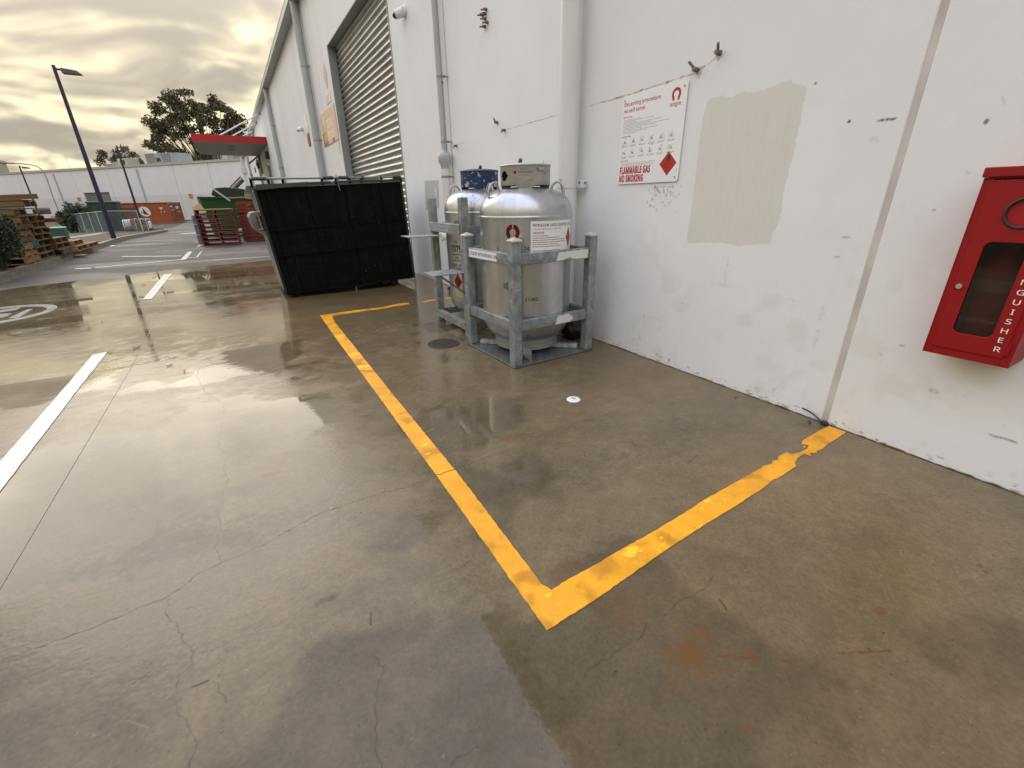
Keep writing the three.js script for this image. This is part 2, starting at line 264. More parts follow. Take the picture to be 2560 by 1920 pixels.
{
  const loop = [[0.683,-0.917],[0.764,-0.925],[0.893,-0.925],[1.038,-0.932],[1.152,-0.933],[1.332,-0.941],[1.542,-0.958],[1.832,-0.967],[2.040,-0.975],[2.084,-0.965],[2.113,-0.979],[2.150,-0.970],[2.183,-0.988],[2.255,-0.986],[2.262,-0.961],[2.306,-0.949],[2.387,-0.949],[2.428,-0.965],[2.408,-0.993],[2.448,-1.007],[2.528,-1.012],[2.648,-1.018],[2.748,-1.017],[2.751,-0.927],[2.684,-0.923],[2.570,-0.917],[2.439,-0.905],[2.398,-0.911],[2.388,-0.901],[2.342,-0.916],[2.325,-0.897],[2.317,-0.912],[2.315,-0.928],[2.248,-0.927],[2.220,-0.916],[2.189,-0.908],[2.166,-0.889],[2.110,-0.885],[2.059,-0.882],[1.969,-0.881],[1.975,-0.888],[1.870,-0.871],[1.672,-0.861],[1.592,-0.857],[1.359,-0.850],[1.102,-0.834],[0.841,-0.811],[0.655,-0.802],[0.579,-0.798],
    [0.600,-1.6],[0.622,-2.847],[0.633,-3.525],[0.636,-3.738],[0.652,-4.753],[0.676,-5.712],[0.818,-5.725],[1.074,-5.736],[1.449,-5.712],[1.577,-5.768],[1.723,-5.788],[1.803,-5.752],[1.787,-5.686],[1.608,-5.665],[1.549,-5.674],[1.517,-5.650],[1.440,-5.640],[1.237,-5.639],[1.004,-5.623],[0.800,-5.622],[0.766,-5.322],[0.754,-4.768],[0.731,-3.565],[0.716,-2.778],[0.70,-1.7],[0.668,-0.96]];
  part('bay_line', uvBy(flatShape(rough(loop, 0.018, 0.0032, 12), 0.004, 0.0036), yPaint.uv), yPaint.m, pavement, 'worn yellow painted bay outline');
  for (const [i, f] of [[[1.968,-5.698],[2.103,-5.769],[2.199,-5.752],[2.176,-5.694],[2.054,-5.679],[1.970,-5.668]], [[2.315,-5.745],[2.441,-5.755],[2.409,-5.684],[2.303,-5.700]], [[2.38,-0.968],[2.395,-0.974],[2.40,-0.964],[2.388,-0.960]]].entries())
    part('bay_line', uvBy(flatShape(rough(f, 0.03, 0.008, 30 + i), 0.004, 0.0036), yPaint.uv), yPaint.m, pavement);
}
const wPaintTex = (() => { const [c] = pix(512, 512, (i, j) => { const n = fbm(i / 40, j / 40, 5), w = sst(0.30, 0.42, fbm(i / 26 + 9, j / 26, 4)); const v = lerp(205, lerp(214, 238, n), w); return [v, v, v * 0.97]; }); return ctex(c); })();
const whitePaint = M([0.70, 0.70, 0.69], 0.25, { map: wPaintTex });
const wornPaint = M([0.40, 0.40, 0.38], 0.2, { map: wPaintTex });
function line(pts, parent, y = 0.004, seed = 1, name = 'painted_line') { return part(name, uvBy(flatShape(rough(pts, 0.06, 0.004, seed), y, 0.0036), (x, yy, z) => [x * 0.8, z * 0.4]), name === 'painted_line' ? whitePaint : wornPaint, parent); }
line([[-1.372,-5.33],[-1.272,-5.37],[-1.262,-4.1],[-1.245,-2.81],[-1.235,0.6],[-1.345,0.6],[-1.36,-4.1]], pavement, 0.004, 2);
line([[-1.385,-11.26],[-1.255,-11.25],[-1.258,-8.31],[-1.368,-8.33]], pavement, 0.004, 3);
{ // speed roundel in the puddle
  const ring = (cx, cz, rx, rz, w, a0, a1) => { const o = [], i = []; for (let k = 0; k <= 40; k++) { const a = lerp(a0, a1, k / 40); o.push([cx + rx * Math.cos(a), cz + rz * Math.sin(a)]); i.push([cx + (rx - w) * Math.cos(a), cz + (rz - w * 1.6) * Math.sin(a)]); } return [...o, ...i.reverse()]; };
  line(ring(-2.87, -8.22, 0.57, 0.68, 0.10, 0, 6.2), pavement, 0.004, 4, 'speed_roundel');
  line([[-2.58,-8.44],[-2.64,-8.47],[-2.66,-7.88],[-2.56,-7.86]], pavement, 0.004, 5, 'speed_figure');
  line([[-2.76,-8.70],[-2.76,-8.52],[-2.93,-8.40],[-2.95,-8.16],[-2.86,-8.30],[-2.74,-8.27],[-2.72,-8.06],[-2.80,-7.92],[-3.02,-7.92],[-3.02,-8.02],[-2.84,-8.02],[-2.80,-8.10],[-2.84,-8.18],[-3.02,-8.10],[-3.02,-8.50],[-2.95,-8.62]], pavement, 0.004, 6, 'speed_figure');
}
// asphalt yard ------------------------------------------------------------
const asphaltMat = (() => {
  const W = 1024, H = 2048, x0 = -4.4, x1 = 6, z0 = -46, z1 = -9.5;
  const [c] = pix(W, H, (i, j) => { const x = lerp(x0, x1, i / W), z = lerp(z1, z0, j / H), n = fbm(x * 0.5 + 4, z * 0.35, 4), m = fbm(x * 3, z * 2.2 + 7, 4), s = h2(i, j); let v = lerp(0.82, 1.15, n) * lerp(0.88, 1.12, m) * (0.88 + 0.24 * s); const w = sst(0.60, 0.66, fbm(x * 0.35 + 8, z * 0.9 + 3, 4)); v *= 1 - 0.25 * w; return [clamp8(93 * v), clamp8(86 * v), clamp8(74 * v)]; });
  const [r] = pix(512, 1024, (i, j) => { const x = lerp(x0, x1, i / 512), z = lerp(z1, z0, j / 1024); const w = sst(0.56, 0.66, fbm(x * 0.35 + 8, z * 0.9 + 3, 4)); const v = 255 * lerp(0.9, 0.62, w); return [v, v, v]; });
  return { m: M([1, 1, 1], 1, { map: ctex(c), roughnessMap: ctex(r, false) }), uv: (x, y, z) => [(x - x0) / (x1 - x0), (z - z0) / (z1 - z0)] };
})();
function sheet(outline, zs, yOff) {             // strip with left/right x as functions of z, following the fall of the yard
  const pos = [], idx = []; zs.forEach((z, i) => { const [a, b] = outline(z); pos.push(a, gy(z) + yOff, z, b, gy(z) + yOff, z); if (i) { const k = i * 2; idx.push(k - 2, k - 1, k, k - 1, k + 1, k); } });
  const g = new THREE.BufferGeometry(); g.setAttribute('position', new THREE.Float32BufferAttribute(pos, 3)); g.setIndex(idx); g.computeVertexNormals(); return g;
}
const steps = (a, b, n) => Array.from({ length: n + 1 }, (_, i) => lerp(a, b, i / n));
const road = setting('asphalt_yard', 'grey asphalt yard and driveway beyond the wet concrete apron', 'road');
part('asphalt', uvBy(sheet(z => [-5.5, 14], steps(-9, -100, 40), -0.012), asphaltMat.uv), asphaltMat.m, road);
function roadLine(pts, seed) { const g = flatShape(rough(pts, 0.1, 0.012, seed), 0, 0.004), p = g.attributes.position; for (let i = 0; i < p.count; i++) p.setY(i, p.getY(i) + gy(p.getZ(i)) - 0.006); part('painted_line', uvBy(g, (x, y, z) => [x * 0.8, z * 0.4]), whitePaint, road); }
roadLine([[-3.256,-13.85],[-2.969,-13.76],[-2.96,-13.60],[-3.25,-13.68]], 40);
roadLine([[-2.907,-13.80],[-1.311,-14.34],[-1.311,-14.22],[-2.907,-13.68]], 41);
roadLine([[-1.332,-14.14],[-1.210,-14.26],[-1.196,-16.545],[-1.311,-16.64]], 42);
roadLine([[-2.825,-16.45],[-1.388,-15.40],[-1.388,-15.26],[-2.825,-16.28]], 43);
roadLine([[-1.196,-18.538],[-1.085,-18.44],[-1.044,-19.715],[-1.111,-19.97]], 44);
roadLine([[-1.2,-14.62],[-0.98,-14.60],[-0.94,-16.5],[-0.98,-16.52],[-1.02,-14.7],[-1.2,-14.72]], 45);
roadLine([[-0.6,-13.6],[1.4,-13.5],[1.4,-13.4],[-0.6,-13.5]], 46);
roadLine([[-2.75,-31.6],[-2.3,-30.6],[-2.1,-31.2],[-1.9,-31.2],[-1.9,-33.4],[-2.1,-33.4],[-2.3,-32.6]], 47);
roadLine([[-3.3,-38],[-2.3,-38],[-2.3,-38.5],[-3.3,-38.5]], 48);
// kerb and planting bed ----------------------------------------------------
const kerbX = z => z > -26 ? -3.93 : z > -38 ? -3.93 + 0.0012 * Math.pow(-26 - z, 2) : -3.76 - 0.09 * Math.pow(-38 - z, 1.4);
const kerbMat = M([0.26, 0.225, 0.165], 0.6, { map: mottle(5, 0.62, 1, 6, 6) });
const kerb = setting('kerb', 'long concrete kerb edging the planting bed with stacked pallets', 'kerb');
{
  const zs = steps(-8, -42, 34);
  for (let i = 0; i + 1 < zs.length; i++) {
    const a = zs[i] - 0.004, b = zs[i + 1] + 0.004, xa = kerbX(a), xb = kerbX(b), ya = gy(a), yb = gy(b), h = 0.14;
    part('kerb_block', hull8([[xa - 0.15, ya - 0.08, a], [xa + 0.02, ya - 0.08, a], [xb + 0.02, yb - 0.08, b], [xb - 0.15, yb - 0.08, b]], [[xa - 0.15, ya + h, a], [xa - 0.015, ya + h, a], [xb - 0.015, yb + h, b], [xb - 0.15, yb + h, b]]), kerbMat, kerb);
  }
}
const bedTex = (() => { const [c] = pix(512, 512, (i, j) => { const n = fbm(i / 22, j / 22, 5), s = h2(i, j), v = lerp(0.55, 1.35, n) * (0.75 + 0.5 * s); return [clamp8(92 * v), clamp8(78 * v), clamp8(56 * v)]; }); return ctex(c); })();
const bed = setting('planting_bed', 'bare mulch bed behind the kerb under the lamp posts', 'ground');
part('mulch', uvBy(sheet(z => [-6.32, kerbX(z) - 0.12], steps(-8, -42.5, 40), 0.10), (x, y, z) => [x * 0.5, z * 0.5]), M([1, 1, 1], 0.95, { map: bedTex, bumpMap: bedTex, bumpScale: 0.02 }), bed);
const land = setting('ground', 'open ground running out beyond the yard to the horizon', 'ground');
{ const g = sheet(z => [-420, 420], [60, -7, -24, -30, -40, -50, -62, -100, -300, -800], -0.05); part('earth', uvBy(g, (x, y, z) => [x * 0.2, z * 0.2]), M([0.55, 0.6, 0.5], 0.95, { map: bedTex }), land); }
const lawn = setting('lawn', 'green mown lawn strip behind the wire fence', 'grass');
part('turf', uvBy(sheet(z => [-18 - (-z - 24) * 0.1, -6.3], steps(-22, -60, 20), 0.108), (x, y, z) => [x * 0.4, z * 0.4]), M([0.075, 0.12, 0.035], 0.9, { map: mottle(9, 0.5, 1, 40, 40) }), lawn);
const path = setting('footpath', 'pale concrete footpath curving across the lawn', 'path');
part('path_slab', uvBy(sheet(z => [-6.75 - 0.0055 * (-z - 27) * (-z - 27), -6.15 - 0.0045 * (-z - 27) * (-z - 27)], steps(-26, -50, 24), 0.115), (x, y, z) => [x * 0.3, z * 0.3]), M([0.30, 0.28, 0.24], 0.7, { map: mottle(3, 0.75, 1, 10, 10) }), path);
// ---------- the white warehouse on the right ----------
const WX = 2.77;
const WB = [-8.27, 0.83, 4.55];
const wallNear = (() => {
  const W = 2048, H = 1024, L = WB[1] - WB[0];
  const [c, x] = pix(W, H, (i, j) => {
    const z = WB[0] + i / W * L, y = (1 - j / H) * WB[2];
    const n = fbm(z * 0.8 + 3, y * 0.8, 4), m = fbm(z * 4 + 8, y * 4, 4), f = h2(i, j);
    let v = lerp(0.972, 1.018, n) * lerp(0.985, 1.012, m) * (0.992 + 0.014 * f);
    const sm = sst(0.57, 0.72, fbm(z * 6 + 70, y * 6 + 9, 5)) * 0.03 * sst(1.9, 0.2, y); v *= 1 - sm;
    return [clamp8(229 * v), clamp8(231 * v), clamp8(231 * v * (1 - sm * 0.6))];
  });
  const px = z => (z - WB[0]) / L * W, py = y => (1 - y / WB[2]) * H, S = W / L, q = mulberry(44);
  // grey patches left bare or painted over
  const poly = (pts, st) => { x.fillStyle = st; x.beginPath(); pts.forEach(([z, y]) => x.lineTo(px(z), py(y))); x.fill(); };
  poly(rough([[-2.167,1.826],[-2.087,1.833],[-2.013,1.807],[-1.934,1.826],[-1.851,1.806],[-1.736,1.822],[-1.667,1.837],[-1.641,1.812],[-1.565,1.785],[-1.559,1.675],[-1.561,1.506],[-1.568,1.380],[-1.573,1.274],[-1.565,1.138],[-1.569,1.089],[-1.592,1.052],[-1.594,0.986],[-1.681,0.981],[-1.779,0.958],[-1.946,0.971],[-2.189,0.952],[-2.202,1.006],[-2.191,1.223],[-2.198,1.505],[-2.197,1.725],[-2.183,1.807]], 0.012, 0.010, 8), 'rgb(212,211,203)');
  for (let k = 0; k < 900; k++) { const z = -2.19 + 0.61 * q(), y = 0.97 + 0.82 * q(), g = 208 + 12 * q() | 0; x.strokeStyle = 'rgba(' + g + ',' + (g - 1) + ',' + (g - 10) + ',0.25)'; x.lineWidth = 1 + 3 * q(); x.beginPath(); x.moveTo(px(z), py(y)); x.lineTo(px(z) + 2 * (q() - 0.5), Math.min(py(0.975), py(y) + 8 + 30 * q())); x.stroke(); }
  poly([[-7.337,1.555],[-6.740,1.54],[-6.80,1.156],[-7.378,1.128]], 'rgb(186,186,184)');
  poly([[-6.95,1.40],[-6.90,1.47],[-6.86,1.40],[-6.88,1.31],[-6.93,1.33]], 'rgb(214,214,212)');
  // old crack line with rust
  const seg = (pts, st, w, jit = 0.006) => { for (let i = 0; i + 1 < pts.length; i++) { const a = pts[i], b = pts[i + 1], n = Math.max(2, Math.hypot(b[0] - a[0], b[1] - a[1]) / 0.03 | 0); let p = a; for (let s = 1; s <= n; s++) { const r = [lerp(a[0], b[0], s / n), lerp(a[1], b[1], s / n) + (q() - 0.5) * jit]; x.strokeStyle = st; x.globalAlpha = 0.25 + 0.75 * q(); x.lineWidth = w * (0.4 + q()); x.beginPath(); x.moveTo(px(p[0]), py(p[1])); x.lineTo(px(r[0]), py(r[1])); x.stroke(); p = r; } } x.globalAlpha = 1; };
  seg([[-6.10, 1.935], [-5.75, 1.945]], 'rgba(150,118,92,0.7)', 1.4);
  seg([[-4.75, 1.956], [-4.3, 1.962], [-3.6, 1.966]], 'rgba(158,120,92,0.75)', 1.6);
  seg([[-3.33, 1.968], [-2.9, 1.972], [-2.30, 1.992]], 'rgba(146,100,62,0.85)', 2.2);
  seg([[-2.29, 2.0], [-2.2, 2.02], [-2.13, 2.06]], 'rgba(150,120,84,0.8)', 3);
  seg([[-4.92, 1.93], [-4.85, 1.94], [-4.85, 2.0]], 'rgba(110,100,92,0.6)', 1.2);
  const spot = (z, y, w, h, st) => { if (w > 0.011 && h > 0.011 || w > 0.03 || h > 0.03) { const m = st.match(/[\d.]+/g), n = 60; for (let k = 0; k < n; k++) { const A = q() * 6.283, r = Math.sqrt(q()); x.strokeStyle = 'rgba(' + m[0] + ',' + m[1] + ',' + m[2] + ',' + (0.55 * m[3] * q()) + ')'; x.lineWidth = 0.6 + 1.6 * q(); const zz = px(z + w * r * Math.cos(A)), yy = py(y + h * r * Math.sin(A)); x.beginPath(); x.moveTo(zz, yy); x.lineTo(zz + (q() - 0.5) * w * S * 0.7, yy + (q() - 0.5) * h * S * 0.7); x.stroke(); } return; } x.fillStyle = st; x.beginPath(); for (let a = 0; a < 14; a++) { const A = a / 14 * 6.283, r = 0.6 + 0.6 * q(); x.lineTo(px(z + w * r * Math.cos(A)), py(y + h * r * Math.sin(A))); } x.fill(); };
  spot(-2.27, 1.99, 0.02, 0.03, 'rgba(70,52,36,0.7)'); spot(-2.14, 2.05, 0.02, 0.025, 'rgba(80,60,42,0.6)');
  for (const [z, y, w, h, c2] of [[-1.15, 1.578, 0.035, 0.004, 'rgba(60,60,62,0.85)'], [-1.316, 1.592, 0.008, 0.008, 'rgba(60,50,45,0.8)'], [-0.793, 1.525, 0.01, 0.01, 'rgba(80,76,70,0.7)'], [-1.522, 1.792, 0.008, 0.008, 'rgba(90,86,82,0.7)'], [-1.196, 1.045, 0.025, 0.006, 'rgba(150,110,100,0.4)'], [-1.213, 0.943, 0.02, 0.005, 'rgba(120,116,112,0.4)'], [-1.186, 1.498, 0.02, 0.02, 'rgba(160,156,150,0.35)'], [-0.866, 1.182, 0.01, 0.003, 'rgba(80,80,80,0.6)'], [-0.815, 0.547, 0.016, 0.008, 'rgba(170,130,120,0.4)'], [-1.475, 0.067, 0.03, 0.02, 'rgba(170,110,104,0.35)'], [-1.376, 0.085, 0.035, 0.03, 'rgba(180,120,116,0.35)'], [-1.216, 0.633, 0.012, 0.05, 'rgba(150,140,135,0.25)'], [-1.209, 0.485, 0.01, 0.06, 'rgba(160,150,142,0.25)'], [-1.392, 0.659, 0.05, 0.03, 'rgba(150,146,142,0.22)'], [-1.85, 0.70, 0.10, 0.012, 'rgba(190,170,160,0.3)'], [-1.85, 0.78, 0.008, 0.09, 'rgba(185,165,160,0.3)'], [-0.36, 0.231, 0.05, 0.004, 'rgba(110,110,110,0.6)'], [-0.64, 0.36, 0.02, 0.012, 'rgba(170,120,114,0.5)'], [-2.6, 0.10, 0.05, 0.03, 'rgba(165,130,95,0.35)'], [-2.55, 0.15, 0.02, 0.02, 'rgba(150,110,80,0.4)'], [-2.35, 0.06, 0.012, 0.012, 'rgba(170,60,60,0.5)'], [-2.22, 0.05, 0.008, 0.02, 'rgba(170,60,60,0.5)'], [-7.9, 0.75, 0.06, 0.04, 'rgba(140,130,120,0.25)']]) spot(z, y, w, h, c2);
  for (let k = 0; k < 90; k++) { const z = -2.62 + 0.22 * q() + (k % 3 ? 0 : 0.12 * q()), y = 1.33 - 0.20 * q() * q(); spot(z, y, 0.004 + 0.008 * q(), 0.004 + 0.009 * q(), 'rgba(120,116,106,' + (0.1 + 0.3 * q()) + ')'); }
  for (let k = 0; k < 110; k++) { const z = WB[0] + L * q(), y = 0.02 + 2.6 * q() * q(), a = q() * 3.14, l = (0.01 + 0.06 * q() * q()) * S, g = 100 + 80 * q() | 0; x.strokeStyle = 'rgba(' + g + ',' + (g - 4) + ',' + (g - 10) + ',' + (0.06 + 0.22 * q()) + ')'; x.lineWidth = 0.5 + 1.1 * q(); x.beginPath(); x.moveTo(px(z), py(y)); x.lineTo(px(z) + Math.cos(a) * l, py(y) + Math.sin(a) * l); x.stroke(); }
  // flaking edge and splashed dirt at the foot of the wall
  for (let k = 0; k < 500; k++) { const z = WB[0] + L * q(), y = 0.004 + 0.06 * q() * q(); spot(z, y, 0.006 + 0.02 * q(), 0.002 + 0.006 * q(), q() > 0.4 ? 'rgba(190,176,150,0.25)' : 'rgba(90,80,66,0.3)'); }
  x.fillStyle = 'rgba(58,50,40,0.85)'; x.beginPath(); x.moveTo(0, H); for (let i = 0; i <= W; i += 5) x.lineTo(i, H - (0.4 + 2.0 * q() * fbm(i * 0.03, 3, 2)) ); x.lineTo(W, H); x.fill();
  const bm = pix(1024, 512, (i, j) => { const n = fbm(i / 9, j / 9, 3), m = fbm(i / 60, j / 60, 3); const v = 255 * (0.35 * n + 0.65 * m); return [v, v, v]; })[0];
  return M([1, 1, 1], 0.7, { map: ctex(c), bumpMap: ctex(bm, false), bumpScale: 0.003 });
})();
const wallFar = (() => {
  const [c] = pix(1024, 512, (i, j) => { const n = fbm(i / 170, j / 170, 5), st = fbm(i / 40, j / 190 + 7, 4), v = lerp(0.95, 1.02, n) * (1 - 0.035 * sst(0.5, 0.8, st)); return [clamp8(228 * v), clamp8(229 * v), clamp8(228 * v)]; });
  return M([1, 1, 1], 0.6, { map: ctex(c) });
})();
const uvW = (x, y, z) => [(z - WB[0]) / (WB[1] - WB[0]), y / WB[2]], uvWF = (x, y, z) => [z / 16.6, y / 8.3];
function panelGeo(z0, z1, y0, y1, c0, c1) {       // z0 > z1, chamfers on the two vertical edges
  const t = 0.16, p = [[WX + t, z0], [WX + c0, z0], [WX, z0 - c0], [WX, z1 + c1], [WX + c1, z1], [WX + t, z1]], q = [];
  for (let i = 0; i < p.length; i++) { const a = p[i], b = p[(i + 1) % p.length]; q.push([[a[0], y0, a[1]], [b[0], y0, b[1]], [b[0], y1, b[1]], [a[0], y1, a[1]]]); }
  q.push([[p[0][0], y1, p[0][1]], [p[2][0], y1, p[2][1]], [p[3][0], y1, p[3][1]], [p[5][0], y1, p[5][1]]], [[p[0][0], y0, p[0][1]], [p[5][0], y0, p[5][1]], [p[3][0], y0, p[3][1]], [p[2][0], y0, p[2][1]]]);
  return quads(q);
}
const house = thing('warehouse', 'long white precast concrete warehouse with a roller shutter door', 'building');
const galvTex = mottle(21, 0.72, 1.0, 9, 9, 5);
const greySteel = M([0.36, 0.38, 0.38], 0.5, { map: mottle(2, 0.88, 1, 6, 6) });
{
  const g = 0.014, c = 0.006, top = 6.25;
  const pn = (z0, z1, y0, y1, c0, c1, near) => part('wall_panel', uvBy(panelGeo(z0, z1, y0, y1, c0, c1), near ? uvW : uvWF), near ? wallNear : wallFar, house);
  pn(9, -1.056 + g, 0.0, top, 0, c, true);
  pn(-1.056 - g, -6.2 + g, 0.0, top, c, c, true);
  pn(-6.2 - g, -8.27, 0.0, top, c, 0, true);
  pn(-8.27, -12.88, 4.63, top, 0, 0, false);
  pn(-12.88, -14.5 + g, 0.0, top, 0, c, false);
  const js = [-14.5, -22.8, -31.0, -39.3, -47.6, -55.9, -64.2];
  js.forEach((z, i) => pn(z - g, (js[i + 1] ?? -69.2) + g, gy(z) < 0 ? -0.95 : 0, top, c, c, false));
  const seal = M([0.66, 0.625, 0.57], 0.8, { map: mottle(14, 0.8, 1, 2, 5) });
  for (const z of [-1.056, -6.2, ...js]) part('joint_sealant', uvBy(bx(0.02, top, 0.03, WX + 0.0135, top / 2, z), (x, y, zz) => [zz * 6, y]), seal, house);
  // gutter, soffit side and roof
  const gut = M([0.50, 0.52, 0.50], 0.45, { map: mottle(8, 0.86, 1, 6, 6) });
  const gs = join([bx(0.235, 0.012, 1.19, WX - 0.12, 6.216, 0), bx(0.012, 0.15, 1.19, WX - 0.238, 6.291, 0), bx(0.03, 0.016, 1.19, WX - 0.236, 6.372, 0), bx(0.03, 0.05, 0.05, WX - 0.02, 6.24, 0.55)]);
  for (let z = 7; z > -69; z -= 1.2) { const m = part('gutter_section', gs, gut, house); m.position.z = z; }
  part('roof', quads([[[WX - 0.1, 6.36, 9], [WX - 0.1, 6.36, -69.2], [24, 7.9, -69.2], [24, 7.9, 9]]]), M([0.45, 0.46, 0.46], 0.5), house);
  part('end_wall', bx(21, 7.6, 0.16, WX + 10.5, 2.9, -69.12), wallFar, house);
  // reveal of the door opening
  part('door_jamb', [rb(0.22, 4.63, 0.03, WX + 0.098, 2.315, -12.862)], greySteel, house);
  part('door_jamb', [rb(0.22, 4.63, 0.03, WX + 0.098, 2.315, -8.288)], greySteel, house);
  part('door_lintel', [rb(0.22, 0.03, 4.52, WX + 0.098, 4.612, -10.575)], greySteel, house);
  part('door_guide', [bx(0.06, 4.6, 0.06, WX + 0.19, 2.3, -12.81)], M([0.06, 0.06, 0.06], 0.6), house);
  // curtain of slats
  const doorGroup = new THREE.Group(); doorGroup.name = 'roller_door'; doorGroup.userData.label = 'ribbed galvanised roller shutter'; house.add(doorGroup);
  const sp = new THREE.Shape(); const hgt = 0.1157, N = 7;
  sp.moveTo(0.03, 0); sp.lineTo(0.012, 0.002); for (let i = 0; i <= N; i++) { const t = i / N; sp.lineTo(0.012 - 0.030 * Math.sin(t * Math.PI), 0.008 + t * 0.088); } sp.lineTo(0.02, 0.101); sp.lineTo(0.02, 0.113); sp.lineTo(0.03, 0.1155);
  const sg0 = new THREE.ExtrudeGeometry(sp, { depth: 4.5, bevelEnabled: false }); const sg = uvBy(sg0, (x, y, z) => [z * 0.35, y * 2.2]);
  const st = (s) => { const [c2, x2] = pix(512, 64, (i, j) => { const n = fbm(i / 60 + s, j / 30, 4), v = lerp(0.86, 1.04, n); return [clamp8(205 * v), clamp8(206 * v), clamp8(204 * v)]; }); const q = mulberry(s * 13 + 1); for (let k = 0; k < 26; k++) { x2.fillStyle = 'rgba(80,66,52,' + (0.2 + 0.5 * q()) + ')'; x2.fillRect(q() * 512, q() * 64, 1 + 4 * q(), 1 + 2 * q()); } return M([0.78, 0.78, 0.77], 0.36, { metalness: 0.72, map: ctex(c2) }); };
  const sm = [st(1), st(2), st(3), st(4)];
  for (let k = 0; k < 40; k++) { const m = part('slat', sg, sm[(k * 7 + (k >> 2)) % 4], doorGroup); m.position.set(WX + 0.175 + (HT[k * 31] - 0.5) * 0.003, k * hgt, -12.83); }
}
// downpipes -----------------------------------------------------------------
const pipeGrey = M([0.50, 0.53, 0.54], 0.42, { map: mottle(6, 0.86, 1.0, 4, 20) }), pipeWhite = M([0.74, 0.74, 0.72], 0.40, { map: mottle(7, 0.93, 1.0, 4, 14) }), creamPipe = M([0.62, 0.57, 0.44], 0.5), rustySteel = M([0.20, 0.15, 0.11], 0.6), boltMat = M([0.32, 0.30, 0.27], 0.45, { metalness: 0.6 });
{
  const t = thing('downpipe', 'wide white round downpipe strapped to the wall beside the gas cylinders', 'pipe', [2.652, 0, -3.465]);
  part('pipe', new THREE.CylinderGeometry(0.09, 0.09, 6.2, 40, 1, true).translate(0, 3.1, 0), pipeWhite, t);
  const b = part('bracket', [cy(0.0945, 0.0945, 0.062, 0, 1.375, 0, 40, true), rb(0.012, 0.062, 0.075, 0.055, 1.375, 0.105, 0.003), rb(0.07, 0.062, 0.010, 0.076, 1.375, 0.138, 0.003), rb(0.012, 0.062, 0.07, 0.055, 1.375, -0.11, 0.003), rb(0.07, 0.062, 0.010, 0.076, 1.375, -0.14, 0.003)], pipeWhite, t);
  part('bolt', [cy(0.011, 0.011, 0.012).rotateZ(Math.PI / 2).translate(0.046, 1.387, 0.12)], rustySteel, b);
  part('bolt', [cy(0.009, 0.009, 0.012).rotateX(Math.PI / 2).translate(0.085, 1.383, 0.146)], rustySteel, b);
}
{
  const t = thing('downpipe', 'thin grey pipe stepping into a wider white drain beside the shutter door', 'pipe', [2.66, 0, -6.215]);
  part('pipe', cy(0.031, 0.031, 4.4, 0, 4.0, 0, 24, true), pipeGrey, t);
  part('adaptor', new THREE.LatheGeometry([[0.032, 1.90], [0.034, 1.86], [0.083, 1.855], [0.085, 1.80], [0.083, 1.745], [0.058, 1.70], [0.056, 1.66]].map(p => new THREE.Vector2(...p)).reverse(), 28), pipeGrey, t);
  part('drain', [cy(0.055, 0.055, 1.62, 0, 0.87, 0, 28, true), cy(0.061, 0.061, 0.05, 0, 1.60, 0, 28, true), cy(0.062, 0.062, 0.06, 0, 0.95, 0, 28, true), cy(0.062, 0.062, 0.06, 0, 0.62, 0, 28, true)], pipeWhite, t);
  part('inspection_cap', [cy(0.052, 0.052, 0.10).rotateZ(Math.PI / 2).translate(-0.075, 0.78, 0), cy(0.062, 0.062, 0.022).rotateZ(Math.PI / 2).translate(-0.13, 0.78, 0)], pipeWhite, t);
  part('shoe', tube([[0, 0.10, 0], [0, 0.07, 0], [-0.03, 0.035, 0.03], [-0.08, 0.03, 0.08]], 0.055, 12, 14), pipeWhite, t);
  for (const y of [2.72, 1.985, 1.56]) { const r = y > 1.7 ? 0.034 : 0.059, b = part('bracket', [cy(r, r, 0.022, 0, y, 0, 20), bar([0.01, y, 0.02], [0.11, y, 0.04], 0.012, 0.02)], boltMat, t); part('bolt', cy(0.012, 0.012, 0.02).rotateX(Math.PI / 2).translate(0.05, y, 0.045), rustySteel, b); }
  const c = thing('conduit', 'thin cream painted conduit running up the wall behind the drain', 'pipe', [2.748, 0, -6.37]);
  part('pipe', cy(0.02, 0.02, 6.0, 0, 3.0, 0, 14, true), creamPipe, c);
  part('clip', [rb(0.02, 0.02, 0.07, 0.005, 2.70, 0), rb(0.02, 0.02, 0.07, 0.005, 1.57, 0), rb(0.02, 0.02, 0.07, 0.005, 4.2, 0)], boltMat, c);
}
[[-15.55, 'round grey downpipe beside the orange poster, left of the shutter door'], [-26.6, 'round grey downpipe on the wall between the poster and the red canopy'], [-41.6, 'round grey downpipe on the wall under the red canopy'], [-55.5, 'far grey downpipe on the warehouse wall behind the canopy']].forEach(([z, label]) => {
  const t = thing('downpipe', label, 'pipe', [2.648, gy(z), z]);
  part('pipe', cy(0.1, 0.1, 6.2 - gy(z), 0, (6.2 - gy(z)) / 2, 0, 28, true), pipeGrey, t);
  for (const y of [4.75, 2.95]) { const b = part('bracket', [cy(0.104, 0.104, 0.03, 0, y, 0, 28), bar([0.02, y, 0.09], [0.118, y, 0.14], 0.02, 0.03)], boltMat, t); part('bolt', cy(0.016, 0.016, 0.04).rotateX(Math.PI / 2).translate(0.08, y, 0.13), rustySteel, b); }
});
